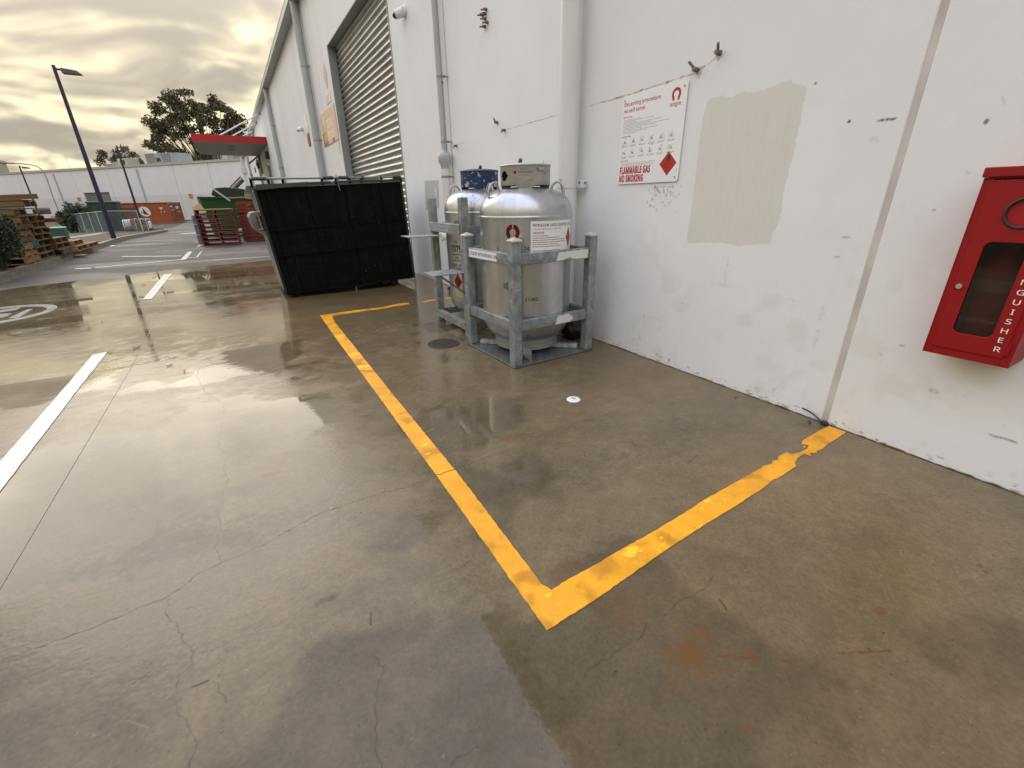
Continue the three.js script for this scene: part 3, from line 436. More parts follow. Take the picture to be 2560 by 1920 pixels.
// wall-mounted things: local x runs along the wall, local z points out of it
const onWall = (name, label, cat, y, z, group) => thing(name, label, cat, [WX, y, z], -Math.PI / 2, group);
function plate(w, h, t, r) { const s = new THREE.Shape(), a = w / 2 - r, b = h / 2 - r; s.absarc(a, b, r, 0, Math.PI / 2); s.absarc(-a, b, r, Math.PI / 2, Math.PI); s.absarc(-a, -b, r, Math.PI, Math.PI * 1.5); s.absarc(a, -b, r, Math.PI * 1.5, Math.PI * 2); return uvBy(new THREE.ExtrudeGeometry(s, { depth: t, bevelEnabled: true, bevelThickness: 0.0006, bevelSize: 0.0006, bevelSegments: 1, curveSegments: 6 }), (x, y) => [x / w + 0.5, y / h + 0.5]); }
{ // decanting sign
  const t = onWall('safety_sign', 'white decanting procedure sign with red flammable gas diamond on wall', 'sign', 1.358, -2.639);
  const [c, x] = canvas(1024, 1024); x.fillStyle = '#f3f3f4'; x.fillRect(0, 0, 1024, 1024);
  const red = '#a4202f', ink = '#5f6066';
  x.fillStyle = red; x.font = 'bold 60px sans-serif'; x.fillText('Decanting procedure', 40, 118); x.fillText('no self serve', 40, 192);
  x.lineWidth = 30; x.strokeStyle = red; x.beginPath(); x.arc(872, 112, 50, 2.2, Math.PI * 2 + 0.94); x.stroke(); x.beginPath(); x.lineWidth = 20; x.moveTo(822, 168); x.lineTo(850, 158); x.moveTo(922, 168); x.lineTo(894, 158); x.stroke();
  x.font = 'bold 58px sans-serif'; x.fillText('origin', 790, 228);
  x.font = 'bold 25px sans-serif'; x.fillText('Before filling', 40, 250); x.fillText('During filling', 40, 470); x.fillText('After filling', 40, 756);
  const q = mulberry(9);
  const words = (X, Y, w, h) => { x.fillStyle = ink; let p = X; while (p < X + w) { const l = 6 + 26 * q(); x.fillRect(p, Y, Math.min(l, X + w - p), h); p += l + 5; } };
  [300, 520, 230, 640, 470, 760, 560, 330, 590, 420, 250].forEach((w, i) => words(48, 270 + i * 15.4, w, 4));
  for (let r = 0; r < 2; r++) for (let k = 0; k < 6; k++) {
    const X = 44 + k * 155, Y = 486 + r * 128; x.strokeStyle = '#7c7d84'; x.lineWidth = 2.4;
    for (let s = 0; s < 5; s++) { x.beginPath(); const a = X + 16 + 60 * q(), b = Y + 12 + 40 * q(); x.ellipse(a, b, 6 + 22 * q(), 6 + 18 * q(), q() * 3, 0, 3 + 3 * q()); x.stroke(); }
    x.beginPath(); x.moveTo(X + 14, Y + 66); x.lineTo(X + 34 + 20 * q(), Y + 30); x.lineTo(X + 80, Y + 62); x.stroke();
    x.fillStyle = '#4c3a3e'; x.fillRect(X + 28 + 26 * q(), Y + 26 + 16 * q(), 12, 18); if (q() > 0.5) { x.fillStyle = red; x.fillRect(X + 40 + 20 * q(), Y + 30 + 10 * q(), 8, 10); }
    x.fillStyle = k + r === 5 ? red : '#3c3c42'; x.beginPath(); x.arc(X + 6, Y + 86, 7, 0, 6.3); x.fill(); words(X + 20, Y + 80, 90, 4); words(X + 20, Y + 90, 70, 4); if (q() > 0.5) words(X + 20, Y + 100, 80, 4);
  }
  [600, 560, 590, 350].forEach((w, i) => words(48, 772 + i * 15, w, 4));
  x.fillStyle = '#b01e28'; x.font = 'bold 112px sans-serif'; x.save(); x.translate(34, 902); x.scale(0.60, 1); x.lineWidth = 7; x.strokeStyle = '#b01e28'; for (const [s, y] of [['FLAMMABLE GAS', 0], ['NO SMOKING', 98]]) { x.fillText(s, 0, y); x.strokeText(s, 0, y); } x.restore();
  x.fillStyle = '#b3151b'; x.beginPath(); x.moveTo(852, 690); x.lineTo(982, 822); x.lineTo(852, 956); x.lineTo(722, 822); x.fill();
  x.fillStyle = '#2a0c0e'; x.beginPath(); x.moveTo(852, 718); x.bezierCurveTo(905, 760, 880, 795, 866, 796); x.bezierCurveTo(872, 776, 858, 772, 854, 762); x.bezierCurveTo(846, 780, 838, 790, 842, 797); x.bezierCurveTo(806, 786, 836, 750, 852, 718); x.fill(); x.fillRect(828, 800, 48, 6);
  x.fillStyle = '#6d0e12'; x.textAlign = 'center'; x.font = 'bold 31px sans-serif'; x.fillText('FLAMMABLE', 852, 842); x.fillText('GAS', 852, 878); x.fillText('2', 852, 922); x.textAlign = 'left';
  x.fillStyle = '#8b8b90'; x.fillRect(990, 880, 4, 40);
  const ct = ctex(c);
  part('board', plate(0.606, 0.606, 0.003, 0.022).translate(0, 0.303, 0.006), P([0.92, 0.92, 0.92], 0.28, { map: ct, clearcoat: 0.3, clearcoatRoughness: 0.15 }), t);
  for (const [a, b] of [[-0.276, 0.576], [0.276, 0.576], [-0.276, 0.028], [0.276, 0.028]]) part('screw', cy(0.006, 0.005, 0.006, 0, 0, 0, 10).rotateX(Math.PI / 2).translate(a, b, 0.011), boltMat, t);
}
{ // fire extinguisher cabinet
  const t = onWall('extinguisher_cabinet', 'red metal fire extinguisher cabinet with dark window on the wall', 'cabinet', 0.592, -0.546);
  const red = P([0.29, 0.0035, 0.006], 0.5, { specularIntensity: 0.7, map: mottle(17, 0.93, 1, 5, 5) }), inner = M([0.29, 0.0035, 0.006], 0.5), W = 0.278, Hh = 0.715, D = 0.19;
  part('case', [bx(0.004, Hh, D, -W / 2 + 0.002, Hh / 2, D / 2 + 0.002), bx(0.004, Hh, D, W / 2 - 0.002, Hh / 2, D / 2 + 0.002), bx(W - 0.01, 0.004, D, 0, 0.002, D / 2 + 0.002), bx(W - 0.01, 0.004, D, 0, Hh - 0.002, D / 2 + 0.002), bx(0.026, Hh - 0.01, 0.004, -W / 2 + 0.016, Hh / 2, D - 0.002), bx(0.026, Hh - 0.01, 0.004, W / 2 - 0.016, Hh / 2, D - 0.002), bx(W - 0.06, 0.030, 0.004, 0, 0.019, D - 0.002)], red, t);
  part('back_panel', bx(W - 0.012, Hh - 0.012, 0.004, 0, Hh / 2, 0.006), inner, t);
  part('lid', [rb(W + 0.012, 0.036, D + 0.014, 0, Hh + 0.019, D / 2 + 0.006, 0.004)], red, t);
  const s = new THREE.Shape(); s.moveTo(-0.112, 0.036); s.lineTo(0.112, 0.036); s.lineTo(0.112, 0.704); s.lineTo(-0.112, 0.704);
  const hole = (x0, y0, x1, y1, r) => { const p = new THREE.Path(); p.absarc(x0 + r, y0 + r, r, Math.PI, Math.PI * 1.5); p.absarc(x1 - r, y0 + r, r, Math.PI * 1.5, Math.PI * 2); p.absarc(x1 - r, y1 - r, r, 0, Math.PI / 2); p.absarc(x0 + r, y1 - r, r, Math.PI / 2, Math.PI); return p; };
  s.holes.push(hole(-0.068, 0.105, 0.060, 0.482, 0.026)); const rp = new THREE.Path(); rp.absarc(0.01, 0.588, 0.052, 0, Math.PI * 2); s.holes.push(rp);
  const door = part('door', new THREE.ExtrudeGeometry(s, { depth: 0.006, bevelEnabled: true, bevelThickness: 0.002, bevelSize: 0.002, bevelSegments: 2, curveSegments: 20 }).translate(0, 0, D - 0.003), red, t);
  part('window', bx(0.138, 0.387, 0.003, -0.004, 0.2935, D - 0.006), P([0.55, 0.50, 0.50], 0.05, { transmission: 1, thickness: 0 }), door);
  part('break_disc', cy(0.056, 0.056, 0.003, 0, 0, 0, 32).rotateX(Math.PI / 2).translate(0.01, 0.588, D - 0.006), P([0.36, 0.02, 0.025], 0.08, {}), door);
  part('disc_rim', new THREE.TorusGeometry(0.053, 0.0055, 8, 40).translate(0.01, 0.588, D + 0.006), M([0.02, 0.02, 0.02], 0.5), door);
  part('lock', [cy(0.0115, 0.0105, 0.012, 0, 0, 0, 20).rotateX(Math.PI / 2).translate(-0.093, 0.30, D + 0.011), bx(0.003, 0.010, 0.002, -0.093, 0.30, D + 0.0175)], M([0.7, 0.7, 0.7], 0.25, { metalness: 1 }), door);
  part('hinge', cy(0.006, 0.006, 0.05, 0.119, 0.075, D + 0.002, 10), red, door);
  const [c, x] = canvas(64, 768); x.fillStyle = '#8a0910'; x.fillRect(0, 0, 64, 768); x.fillStyle = '#e6dede'; x.font = '56px sans-serif'; x.textAlign = 'center'; 'EXTINGUISHER'.split('').forEach((ch, i) => { x.save(); x.translate(32, 56 + i * 64); x.scale(1.12, 0.86); x.fillText(ch, 0, 0); x.restore(); });
  // lettering is cut vinyl: white strokes built from a mask
  const [ca, xa] = canvas(64, 768); xa.fillStyle = '#000'; xa.fillRect(0, 0, 64, 768); xa.fillStyle = '#fff'; xa.font = '56px sans-serif'; xa.textAlign = 'center'; 'EXTINGUISHER'.split('').forEach((ch, i) => { xa.save(); xa.translate(32, 56 + i * 64); xa.scale(1.12, 0.86); xa.fillText(ch, 0, 0); xa.restore(); });
  part('lettering', new THREE.PlaneGeometry(0.040, 0.462).translate(0.087, 0.285, D + 0.0062), M([0.85, 0.82, 0.82], 0.5, { alphaMap: ctex(ca, false), transparent: true }), door);
  const e = onWall('fire_extinguisher', 'red fire extinguisher standing inside the wall cabinet', 'extinguisher', 0.600, -0.546);
  part('cylinder', new THREE.LatheGeometry([[0, 0], [0.07, 0.0], [0.075, 0.012], [0.075, 0.36], [0.06, 0.41], [0.022, 0.44], [0.02, 0.46]].map(p => new THREE.Vector2(...p)), 24).translate(0, 0, 0.09), M([0.40, 0.015, 0.02], 0.3), e);
  part('valve', [cy(0.018, 0.018, 0.04, 0, 0.48, 0.09), rb(0.02, 0.012, 0.10, 0, 0.505, 0.12), rb(0.02, 0.012, 0.09, 0, 0.53, 0.115)], M([0.04, 0.04, 0.04], 0.4), e);
  part('label_band', cy(0.0755, 0.0755, 0.05, 0, 0.30, 0.09, 24, true), M([0.42, 0.30, 0.20], 0.5), e);
}
// cameras and old fixings ----------------------------------------------------
function dome(y, z, s, label) {
  const t = onWall('security_camera', label, 'camera', y, z);
  const tilt = new THREE.Matrix4().makeRotationX(0.25).premultiply(new THREE.Matrix4().makeRotationY(-0.55));
  part('base', [cy(0.06 * s, 0.06 * s, 0.03 * s, 0, 0, 0, 28).rotateX(Math.PI / 2).translate(0, 0, 0.016 * s), cy(0.055 * s, 0.05 * s, 0.10 * s, 0, 0, 0, 28).rotateX(Math.PI / 2).translate(0, 0, 0.075 * s).applyMatrix4(tilt)], M([0.78, 0.78, 0.77], 0.4), t);
  part('lens_dome', new THREE.SphereGeometry(0.042 * s, 24, 16).translate(0, -0.004 * s, 0.128 * s).applyMatrix4(tilt), P([0.012, 0.012, 0.014], 0.06, { clearcoat: 1 }), t);
}
dome(3.77, -7.52, 1.15, 'white dome security camera on the wall right of the shutter door');
dome(3.62, -18.5, 1.3, 'white dome security camera on the wall near the narrow poster');
dome(3.53, -33.4, 1.5, 'white security camera on the wall beside the red canopy');
function stub(y, z, dx, dy, label) {
  const t = onWall('wall_fixing', label, 'fixing', y, z, 'old fixings left in the white wall');
  part('sleeve', [cy(0.016, 0.013, 0.03, 0, 0, 0, 12).rotateX(Math.PI / 2).translate(0, 0, 0.014)], M([0.16, 0.13, 0.10], 0.7), t);
  part('stud', [rod([0, 0, 0.02], [dx, dy, 0.055], 0.008, 8), cy(0.013, 0.013, 0.014, 0, 0, 0, 6).rotateX(Math.PI / 2).translate(0, 0, 0.036)], rustySteel, t);
}
stub(2.005, -2.285, -0.03, 0.045, 'bent rusty stud beside the top corner of the decanting sign');
stub(2.061, -2.133, 0.02, 0.04, 'rusty stud at the end of the rust streak above the grey patch');
stub(2.05, -4.91, 0.0, 0.04, 'grey stud above the thin crack over the blue cylinder collar');
stub(1.956, -4.75, 0.01, -0.02, 'small stud at the start of the rusty crack line');
stub(1.925, -6.02, 0.0, -0.02, 'small stud beside the grey drain adaptor');
for (const [y, z] of [[3.10, -5.08], [3.075, -5.16], [3.07, -5.10], [3.03, -5.105], [2.985, -5.06], [2.965, -5.12]]) stub(y, z, -0.03, 0.0, 'short dark stud in the loose cluster high on the wall');
// posters near the shutter door ----------------------------------------------
{
  const t = onWall('poster_sign', 'orange and yellow shop poster on the wall beside the shutter door', 'sign', 2.74, -14.06);
  const [c, x] = canvas(512, 200); x.fillStyle = '#dcbba2'; x.fillRect(0, 0, 512, 200); x.fillStyle = '#e8cdb4'; x.fillRect(0, 0, 512, 8); x.fillStyle = '#d8b878'; x.fillRect(40, 60, 100, 140); x.fillStyle = '#a87f36'; x.fillRect(30, 120, 120, 60); x.fillStyle = '#c9a94e'; x.beginPath(); x.ellipse(90, 150, 44, 34, 0, 0, 6.3); x.fill(); x.fillStyle = '#b04a40'; x.fillRect(0, 120, 26, 80); x.fillRect(330, 168, 70, 32); x.fillStyle = '#8a6068'; x.fillRect(20, 180, 150, 20);
  x.fillStyle = '#efe3d6'; x.font = 'bold 74px sans-serif'; x.fillText('TOTAL', 190, 110); x.fillText('TOOLS', 190, 176); x.beginPath(); x.ellipse(110, 50, 20, 34, 0.2, 0, 6.3); x.fill();
  part('board', plate(1.99, 0.785, 0.012, 0.01).translate(0, 0.39, 0.004), M([1, 1, 1], 0.4, { map: ctex(c) }), t);
  const u = onWall('notice_sign', 'small white notice above the orange poster', 'sign', 3.60, -13.62);
  const [c2, x2] = canvas(128, 64); x2.fillStyle = '#e4ded8'; x2.fillRect(0, 0, 128, 64); const q = mulberry(5); for (let k = 0; k < 5; k++) { x2.fillStyle = 'rgba(150,110,104,0.7)'; x2.fillRect(12, 10 + k * 10, 60 + 40 * q(), 4); }
  part('board', plate(0.62, 0.2, 0.006, 0.01).translate(0, 0.1, 0.004), M([1, 1, 1], 0.4, { map: ctex(c2) }), u);
  const d = onWall('diamond_sign', 'faded pale red diamond placard above the white notice', 'sign', 3.9, -13.55);
  const s = new THREE.Shape([[0, 0], [0.22, 0.27], [0, 0.54], [-0.22, 0.27]].map(p => new THREE.Vector2(...p)));
  part('placard', new THREE.ExtrudeGeometry(s, { depth: 0.003, bevelEnabled: false }).translate(0, 0, 0.003), M([0.62, 0.42, 0.38], 0.5), d);
  const v = onWall('height_marker', 'narrow yellow lettered strip below the orange poster', 'sign', 2.42, -13.2);
  const [c3, x3] = canvas(32, 128); x3.fillStyle = '#cdbb6a'; x3.fillRect(0, 0, 32, 128); x3.fillStyle = '#efe6a4'; for (let k = 0; k < 5; k++) x3.fillRect(8, 8 + k * 24, 16, 14);
  part('strip', plate(0.1, 0.31, 0.004, 0.005).translate(0, 0.155, 0.003), M([1, 1, 1], 0.5, { map: ctex(c3) }), v);
  const n = onWall('narrow_poster', 'tall pale yellow and brown poster behind the grey downpipe', 'sign', 3.0, -17.6);
  const [c4, x4] = canvas(64, 128); x4.fillStyle = '#e3dcb4'; x4.fillRect(0, 0, 64, 128); x4.fillStyle = '#efeee0'; x4.fillRect(0, 0, 64, 50); x4.fillStyle = '#7d4427'; x4.fillRect(0, 80, 64, 48); x4.fillStyle = '#9a6a3a'; x4.fillRect(0, 76, 64, 5);
  part('board', plate(0.46, 0.91, 0.012, 0.01).translate(0, 0.455, 0.004), M([1, 1, 1], 0.45, { map: ctex(c4) }), n);
}
// ---------- gas cylinders and their stands ----------
const galv = M([0.46, 0.49, 0.50], 0.50, { metalness: 0.35, map: (() => { const [c, x] = pix(512, 512, (i, j) => { const n = fbm(i / 26, j / 26, 4), s = fbm(i / 5 + 9, j / 5, 2), v = lerp(0.66, 1.02, n) * lerp(0.88, 1.08, s); return [clamp8(228 * v), clamp8(234 * v), clamp8(234 * v)]; }); const q = mulberry(31); for (let k = 0; k < 200; k++) { x.fillStyle = 'rgba(236,240,238,' + (0.1 + 0.4 * q()) + ')'; x.beginPath(); x.ellipse(q() * 512, q() * 512, 1 + 5 * q(), 1 + 3 * q(), q() * 3, 0, 6.3); x.fill(); } return ctex(c); })() });
const galvWorn = M([0.50, 0.50, 0.47], 0.55, { metalness: 0.3, map: galv.map });
const brightPatch = M([0.70, 0.70, 0.67], 0.4, { metalness: 0.25 });
const metreUV = (x, y, z) => [(x + z * 0.73) * 1.1, y * 1.1];
const rbu = (w, h, d, x, y, z, r = 0.006) => uvBy(rb(w, h, d, x, y, z, r), metreUV);
function tankTexture(kind) {
  const W = 2048, H = 1024, [c, x] = pix(W, H, (i, j) => { const n = fbm(i / 160 + kind * 9, j / 160, 5), s = fbm(i / 26, j / 320 + kind * 3, 4), m = fbm(i / 12, j / 12 + 5, 3); let v = lerp(0.86, 1.06, n) * lerp(0.94, 1.05, s) * lerp(0.98, 1.02, m); return [clamp8(218 * v), clamp8(218 * v), clamp8(217 * v)]; });
  const q = mulberry(kind + 60); for (let k = 0; k < 260; k++) { x.fillStyle = 'rgba(70,66,58,' + (0.1 + 0.45 * q()) + ')'; x.beginPath(); x.ellipse(q() * W, q() * H, 0.8 + 3 * q(), 0.8 + 4 * q() * q(), 0, 0, 6.3); x.fill(); }
  const S = W / (2 * Math.PI);            // pixels per radian; u = 0.5 faces the yard
  const X = a => W / 2 + a * S, Y = y => (1 - (y - 0.10) / 1.30) * H;   // y from 0.10 to 1.40 m
  x.textAlign = 'center';
  if (kind === 1) {
    x.strokeStyle = '#8e2f24'; x.lineWidth = 26; x.beginPath(); x.arc(X(-0.26), Y(1.025), 34, 2.2, 4.6); x.stroke(); x.beginPath(); x.arc(X(-0.26), Y(1.025), 34, 4.84, 7.2); x.stroke();
    x.fillStyle = '#7d3a30'; x.font = '40px sans-serif'; x.fillText('origin', X(-0.26), Y(0.948));
    x.fillStyle = '#22231f'; x.font = 'bold 32px monospace'; x.fillText('L', X(-0.60), Y(0.892)); x.fillText('35 74', X(-0.075), Y(0.892)); x.fillText('PETROLEUM GASES', X(-0.28), Y(0.822)); x.fillText('1075', X(-0.21), Y(0.74));
    x.fillStyle = '#7e1c1c'; const cx = X(-0.28), cyy = Y(0.62), d = 62; x.beginPath(); x.moveTo(cx, cyy - d); x.lineTo(cx + d, cyy); x.lineTo(cx, cyy + d); x.lineTo(cx - d, cyy); x.fill(); x.fillStyle = '#9d9d98'; x.fillRect(cx - 70, cyy - 18, 116, 36);
    x.fillStyle = '#20201d'; x.font = 'bold 30px monospace'; x.fillText('- 210KG', X(0.06), Y(0.502));
    x.fillStyle = 'rgba(225,226,224,0.8)'; x.fillRect(X(0.02), Y(0.70), 14, 4);
  } else {
    x.fillStyle = '#7d2320'; x.font = 'bold 44px sans-serif'; x.fillText('origin', X(-0.62), Y(1.03));
    x.fillStyle = '#2b2b28'; x.font = 'bold 60px sans-serif'; x.fillText('1075', X(-0.80), Y(0.77)); x.font = 'bold 30px sans-serif'; x.fillText('LPG', X(-0.80), Y(0.70)); x.fillText('FLAM. LIQ.', X(-0.80), Y(0.63)); x.fillText('UN', X(-0.80), Y(0.85)); x.lineWidth = 5; x.strokeStyle = '#2b2b28'; for (const yy of [0.83, 0.745, 0.685, 0.615, 0.60]) { x.beginPath(); x.moveTo(X(-0.98), Y(yy)); x.lineTo(X(-0.62), Y(yy)); x.stroke(); }
    x.fillStyle = '#8e2a2a'; x.beginPath(); x.moveTo(X(-0.80), Y(0.56)); x.lineTo(X(-0.64), Y(0.48)); x.lineTo(X(-0.80), Y(0.40)); x.lineTo(X(-0.96), Y(0.48)); x.fill();
    x.fillStyle = 'rgba(90,88,84,0.35)'; for (let k = 0; k < 70; k++) { x.beginPath(); x.ellipse(X(-1.1 + 1.6 * q()), Y(1.2 + 0.14 * q()), 2 + 10 * q(), 2 + 5 * q(), q() * 3, 0, 6.3); x.fill(); }
  }
  return ctex(c);
}
function cylinder(kind, label, pos, r, collarR, face) {
  const t = thing('gas_cylinder', label, 'gas cylinder', pos, 0);
  const paint = M([0.70, 0.725, 0.745], 0.28, { metalness: 0.8, map: tankTexture(kind) });
  const prof = [], cap = (y0, h, up) => { for (let i = 0; i <= 14; i++) { const a = i / 14 * Math.PI / 2; prof.push([r * Math.pow(Math.cos(a), 0.62), y0 + up * h * Math.pow(Math.sin(a), 1.0)]); } };
  const lower = []; for (let i = 14; i >= 0; i--) { const a = i / 14 * Math.PI / 2; lower.push([Math.max(0.0001, r * Math.pow(Math.cos(a), 0.62)), 0.30 - 0.20 * Math.sin(a)]); }
  prof.push(...lower, [r, 0.31], [r + 0.0035, 0.316], [r + 0.0035, 0.328], [r, 0.334], [r, 1.115], [r + 0.005, 1.121], [r + 0.005, 1.134], [r, 1.140]);
  for (let i = 0; i <= 16; i++) { const a = i / 16 * Math.PI / 2; prof.push([Math.max(0.0001, r * Math.pow(Math.cos(a), 0.60)), 1.142 + 0.205 * Math.sin(a)]); }
  const g = new THREE.LatheGeometry(prof.map(p => new THREE.Vector2(...p)), 96, face - Math.PI, Math.PI * 2);
  { const p = g.attributes.position, uv = g.attributes.uv; for (let i = 0; i < p.count; i++) uv.setY(i, (p.getY(i) - 0.10) / 1.30); }
  part('shell', g, paint, t);
  // foot ring with slots
  const n = 72, ring = []; for (let i = 0; i < n; i++) { const a0 = i / n * 6.2832, a1 = (i + 1) / n * 6.2832, k = i % 12, top = k < 7 ? 0.150 : 0.172, R0 = r * 0.735, P0 = (a, y, R2) => [R2 * Math.sin(a), y, R2 * Math.cos(a)]; ring.push([P0(a0, 0.055, R0), P0(a1, 0.055, R0), P0(a1, top, R0), P0(a0, top, R0)], [P0(a1, 0.055, R0 - 0.006), P0(a0, 0.055, R0 - 0.006), P0(a0, top, R0 - 0.006), P0(a1, top, R0 - 0.006)], [P0(a0, top, R0), P0(a1, top, R0), P0(a1, top, R0 - 0.006), P0(a0, top, R0 - 0.006)]); }
  part('foot_ring', quads(ring), galvWorn, t);
  // collar: three legs joining a band, hole on the left of the face
  const cR = collarR, cm = kind === 1 ? M([0.60, 0.61, 0.61], 0.36, { metalness: 0.65, map: (() => { const [c, x] = pix(1024, 128, (i, j) => { const n = fbm(i / 90, j / 60, 4), v = lerp(0.82, 1.06, n); return [clamp8(212 * v), clamp8(210 * v), clamp8(203 * v)]; }); const X = a => 512 + a * 1024 / 6.2832; x.fillStyle = '#b2352e'; x.fillRect(X(-0.42) - 6, 30, 17, 15); x.fillStyle = 'rgba(60,60,60,0.7)'; x.textAlign = 'left'; x.font = '9px sans-serif'; x.fillText('RETURN TO', X(-0.2), 28); x.font = 'bold 12px sans-serif'; x.fillText('ORIGIN ENERGY', X(-0.28), 42); x.font = '10px sans-serif'; x.fillText('Ph 131 FILLED', X(-0.28), 56); x.fillText('LPG 210', X(0.06), 82); return ctex(c); })() })
    : M([1, 1, 1], 0.5, { map: (() => { const [c, x] = pix(1024, 128, (i, j) => { const w = sst(0.665, 0.70, fbm(i / 22, j / 16, 4)), n = fbm(i / 50, j / 30, 3); return [lerp(20 + 8 * n, 150, w), lerp(36 + 10 * n, 166, w), lerp(76 + 16 * n, 164, w)]; }); const X = a => 512 + a * 1024 / 6.2832; x.fillStyle = '#9fa2a0'; x.fillRect(X(-0.85), 78, 36, 26); x.fillStyle = '#c4cbd2'; x.fillRect(X(0.85), 66, 60, 40); return ctex(c); })() });
  const N = 96, y0 = 1.335, y1 = 1.500, band = [];
  const hole = a => kind === 1 ? Math.pow((a + 0.98) / 0.20, 2) : 9;
  const uvs = []; const C = (a, y, R2) => [R2 * Math.sin(a + face), y, R2 * Math.cos(a + face)];
  const leg = a => { const k = ((a + 0.18 + 6.2832) % (2.0944)); return k < 0.36 ? 1.318 : k < 0.56 ? lerp(1.318, y0 + 0.022, (k - 0.36) / 0.2) : k > 1.90 ? lerp(y0 + 0.022, 1.318, (k - 1.90) / 0.1944) : y0 + 0.022; };
  const emit = (a0, a1, l0, l1, h0, h1) => { band.push([C(a0, l0, cR), C(a1, l1, cR), C(a1, h1, cR), C(a0, h0, cR)], [C(a1, l1, cR - 0.005), C(a0, l0, cR - 0.005), C(a0, h0, cR - 0.005), C(a1, h1, cR - 0.005)]); for (let k = 0; k < 2; k++) { const f = y => (y - 1.318) / (y1 - 1.318), U = a => a / 6.2832 + 0.5, A = k ? [[a1, l1], [a0, l0], [a0, h0], [a1, h1]] : [[a0, l0], [a1, l1], [a1, h1], [a0, h0]]; for (const m of [0, 1, 2, 0, 2, 3]) uvs.push(U(A[m][0]), f(A[m][1])); } };
  for (let i = 0; i < N; i++) {
    const a0 = i / N * 6.2832 - Math.PI, a1 = (i + 1) / N * 6.2832 - Math.PI, e0 = hole(a0), e1 = hole(a1);
    if (e0 < 1 || e1 < 1) { const s0 = Math.sqrt(Math.max(0, 1 - e0)) * 0.036, s1 = Math.sqrt(Math.max(0, 1 - e1)) * 0.036, yc = 1.425; emit(a0, a1, leg(a0), leg(a1), yc - s0, yc - s1); emit(a0, a1, yc + s0, yc + s1, y1, y1); }
    else emit(a0, a1, leg(a0), leg(a1), y1, y1);
  }
  const bg = quads(band); bg.setAttribute('uv', new THREE.Float32BufferAttribute(uvs, 2));
  const collar = part('collar', bg, cm, t);
  part('lid', new THREE.LatheGeometry([[0.0001, 1.522], [cR * 0.5, 1.519], [cR * 0.9, 1.510], [cR + 0.006, 1.504], [cR + 0.008, 1.496], [cR + 0.002, 1.494]].map(p => new THREE.Vector2(...p)).reverse(), 64), kind === 1 ? M([0.52, 0.53, 0.52], 0.42, { metalness: 0.45 }) : M([0.12, 0.16, 0.17], 0.5, { map: mottle(40, 0.6, 1, 12, 12) }), t);
  const hA = kind === 1 ? -0.35 : 0.12;
  part('lid_catch', [cy(0.016, 0.014, 0.03, 0, 0, 0, 10).rotateX(0.6).translate(...C(hA, 1.528, cR * 0.55))], M([0.06, 0.06, 0.06], 0.5), t);
  if (kind === 1) part('latch', [rb(0.012, 0.022, 0.05, 0, 0, 0, 0.004).rotateY(0.75 + face + Math.PI / 2).translate(...C(0.62, 1.468, cR + 0.008)), bar(C(0.76, 1.525, cR + 0.006), C(0.72, 1.45, cR + 0.012), 0.006, 0.004), bar(C(0.80, 1.445, cR + 0.004), C(0.92, 1.437, cR + 0.004), 0.006, 0.006)], M([0.45, 0.43, 0.40], 0.45, { metalness: 0.5 }), t);
  part('valve', [cy(0.03, 0.03, 0.08, 0, 1.38, 0, 12), cy(0.05, 0.05, 0.03, 0, 1.43, 0, 16)], M([0.3, 0.22, 0.09], 0.4, { metalness: 0.8 }), t);
  for (const a of kind === 1 ? [1.10, -1.08] : [0.35, -1.9]) {          // lifting lugs
    const d = [Math.sin(a + face), Math.cos(a + face)], tx = [d[1], -d[0]], rad = r * 0.73, pt = (u, y) => [d[0] * rad + tx[0] * u * 0.25 + d[0] * u * 0.97, y, d[1] * rad + tx[1] * u * 0.25 + d[1] * u * 0.97];
    part('lifting_lug', tube([pt(-0.045, 1.285), pt(-0.04, 1.345), pt(0, 1.378), pt(0.045, 1.345), pt(0.055, 1.265)], 0.0095, 20, 10), M([0.42, 0.42, 0.40], 0.45, { metalness: 0.5 }), t);
  }
  if (kind === 1) part('tag', quads([[[0.008, 0, 0.01], [0.034, 0, 0.0], [0.022, 0.11, -0.02], [-0.004, 0.11, -0.015]], [[0.034, -0.001, 0.0], [0.008, -0.001, 0.01], [-0.004, 0.109, -0.017], [0.022, 0.109, -0.022]]]).translate(...C(1.12, 1.29, r * 0.80)), M([0.45, 0.42, 0.36], 0.7), t);
  if (kind === 1) {                                                       // printed warning label
    const [c, x] = canvas(1024, 580); x.fillStyle = '#eeeeec'; x.fillRect(0, 0, 1024, 580); x.fillStyle = '#25262c';
    x.font = 'bold 64px sans-serif'; x.save(); x.translate(36, 92); x.scale(0.84, 1); x.fillText('PETROLEUM GASES LIQUEFIED (LPG)', 0, 0); x.restore(); x.font = '44px sans-serif'; x.fillStyle = '#5b5c62'; x.fillText('CAS RN: 68476-86-8   UN 1075', 36, 150); x.fillStyle = '#b23338'; x.font = 'bold 54px sans-serif'; x.fillText('DANGER', 36, 214);
    const q = mulberry(4); [300, 560, 720, 700, 540, 600, 0, 590].forEach((w, i) => { x.fillStyle = '#66676c'; let p = 36; while (p < 36 + w) { const l = 8 + 30 * q(); x.fillRect(p, 240 + i * 36, Math.min(l, 36 + w - p), 13); p += l + 6; } });
    x.fillStyle = '#b8474c'; let p = 36; while (p < 560) { const l = 12 + 30 * q(); x.fillRect(p, 526, l, 12); p += l + 8; } x.fillStyle = '#77787c'; p = 36; while (p < 820) { const l = 12 + 30 * q(); x.fillRect(p, 550, l, 9); p += l + 8; }
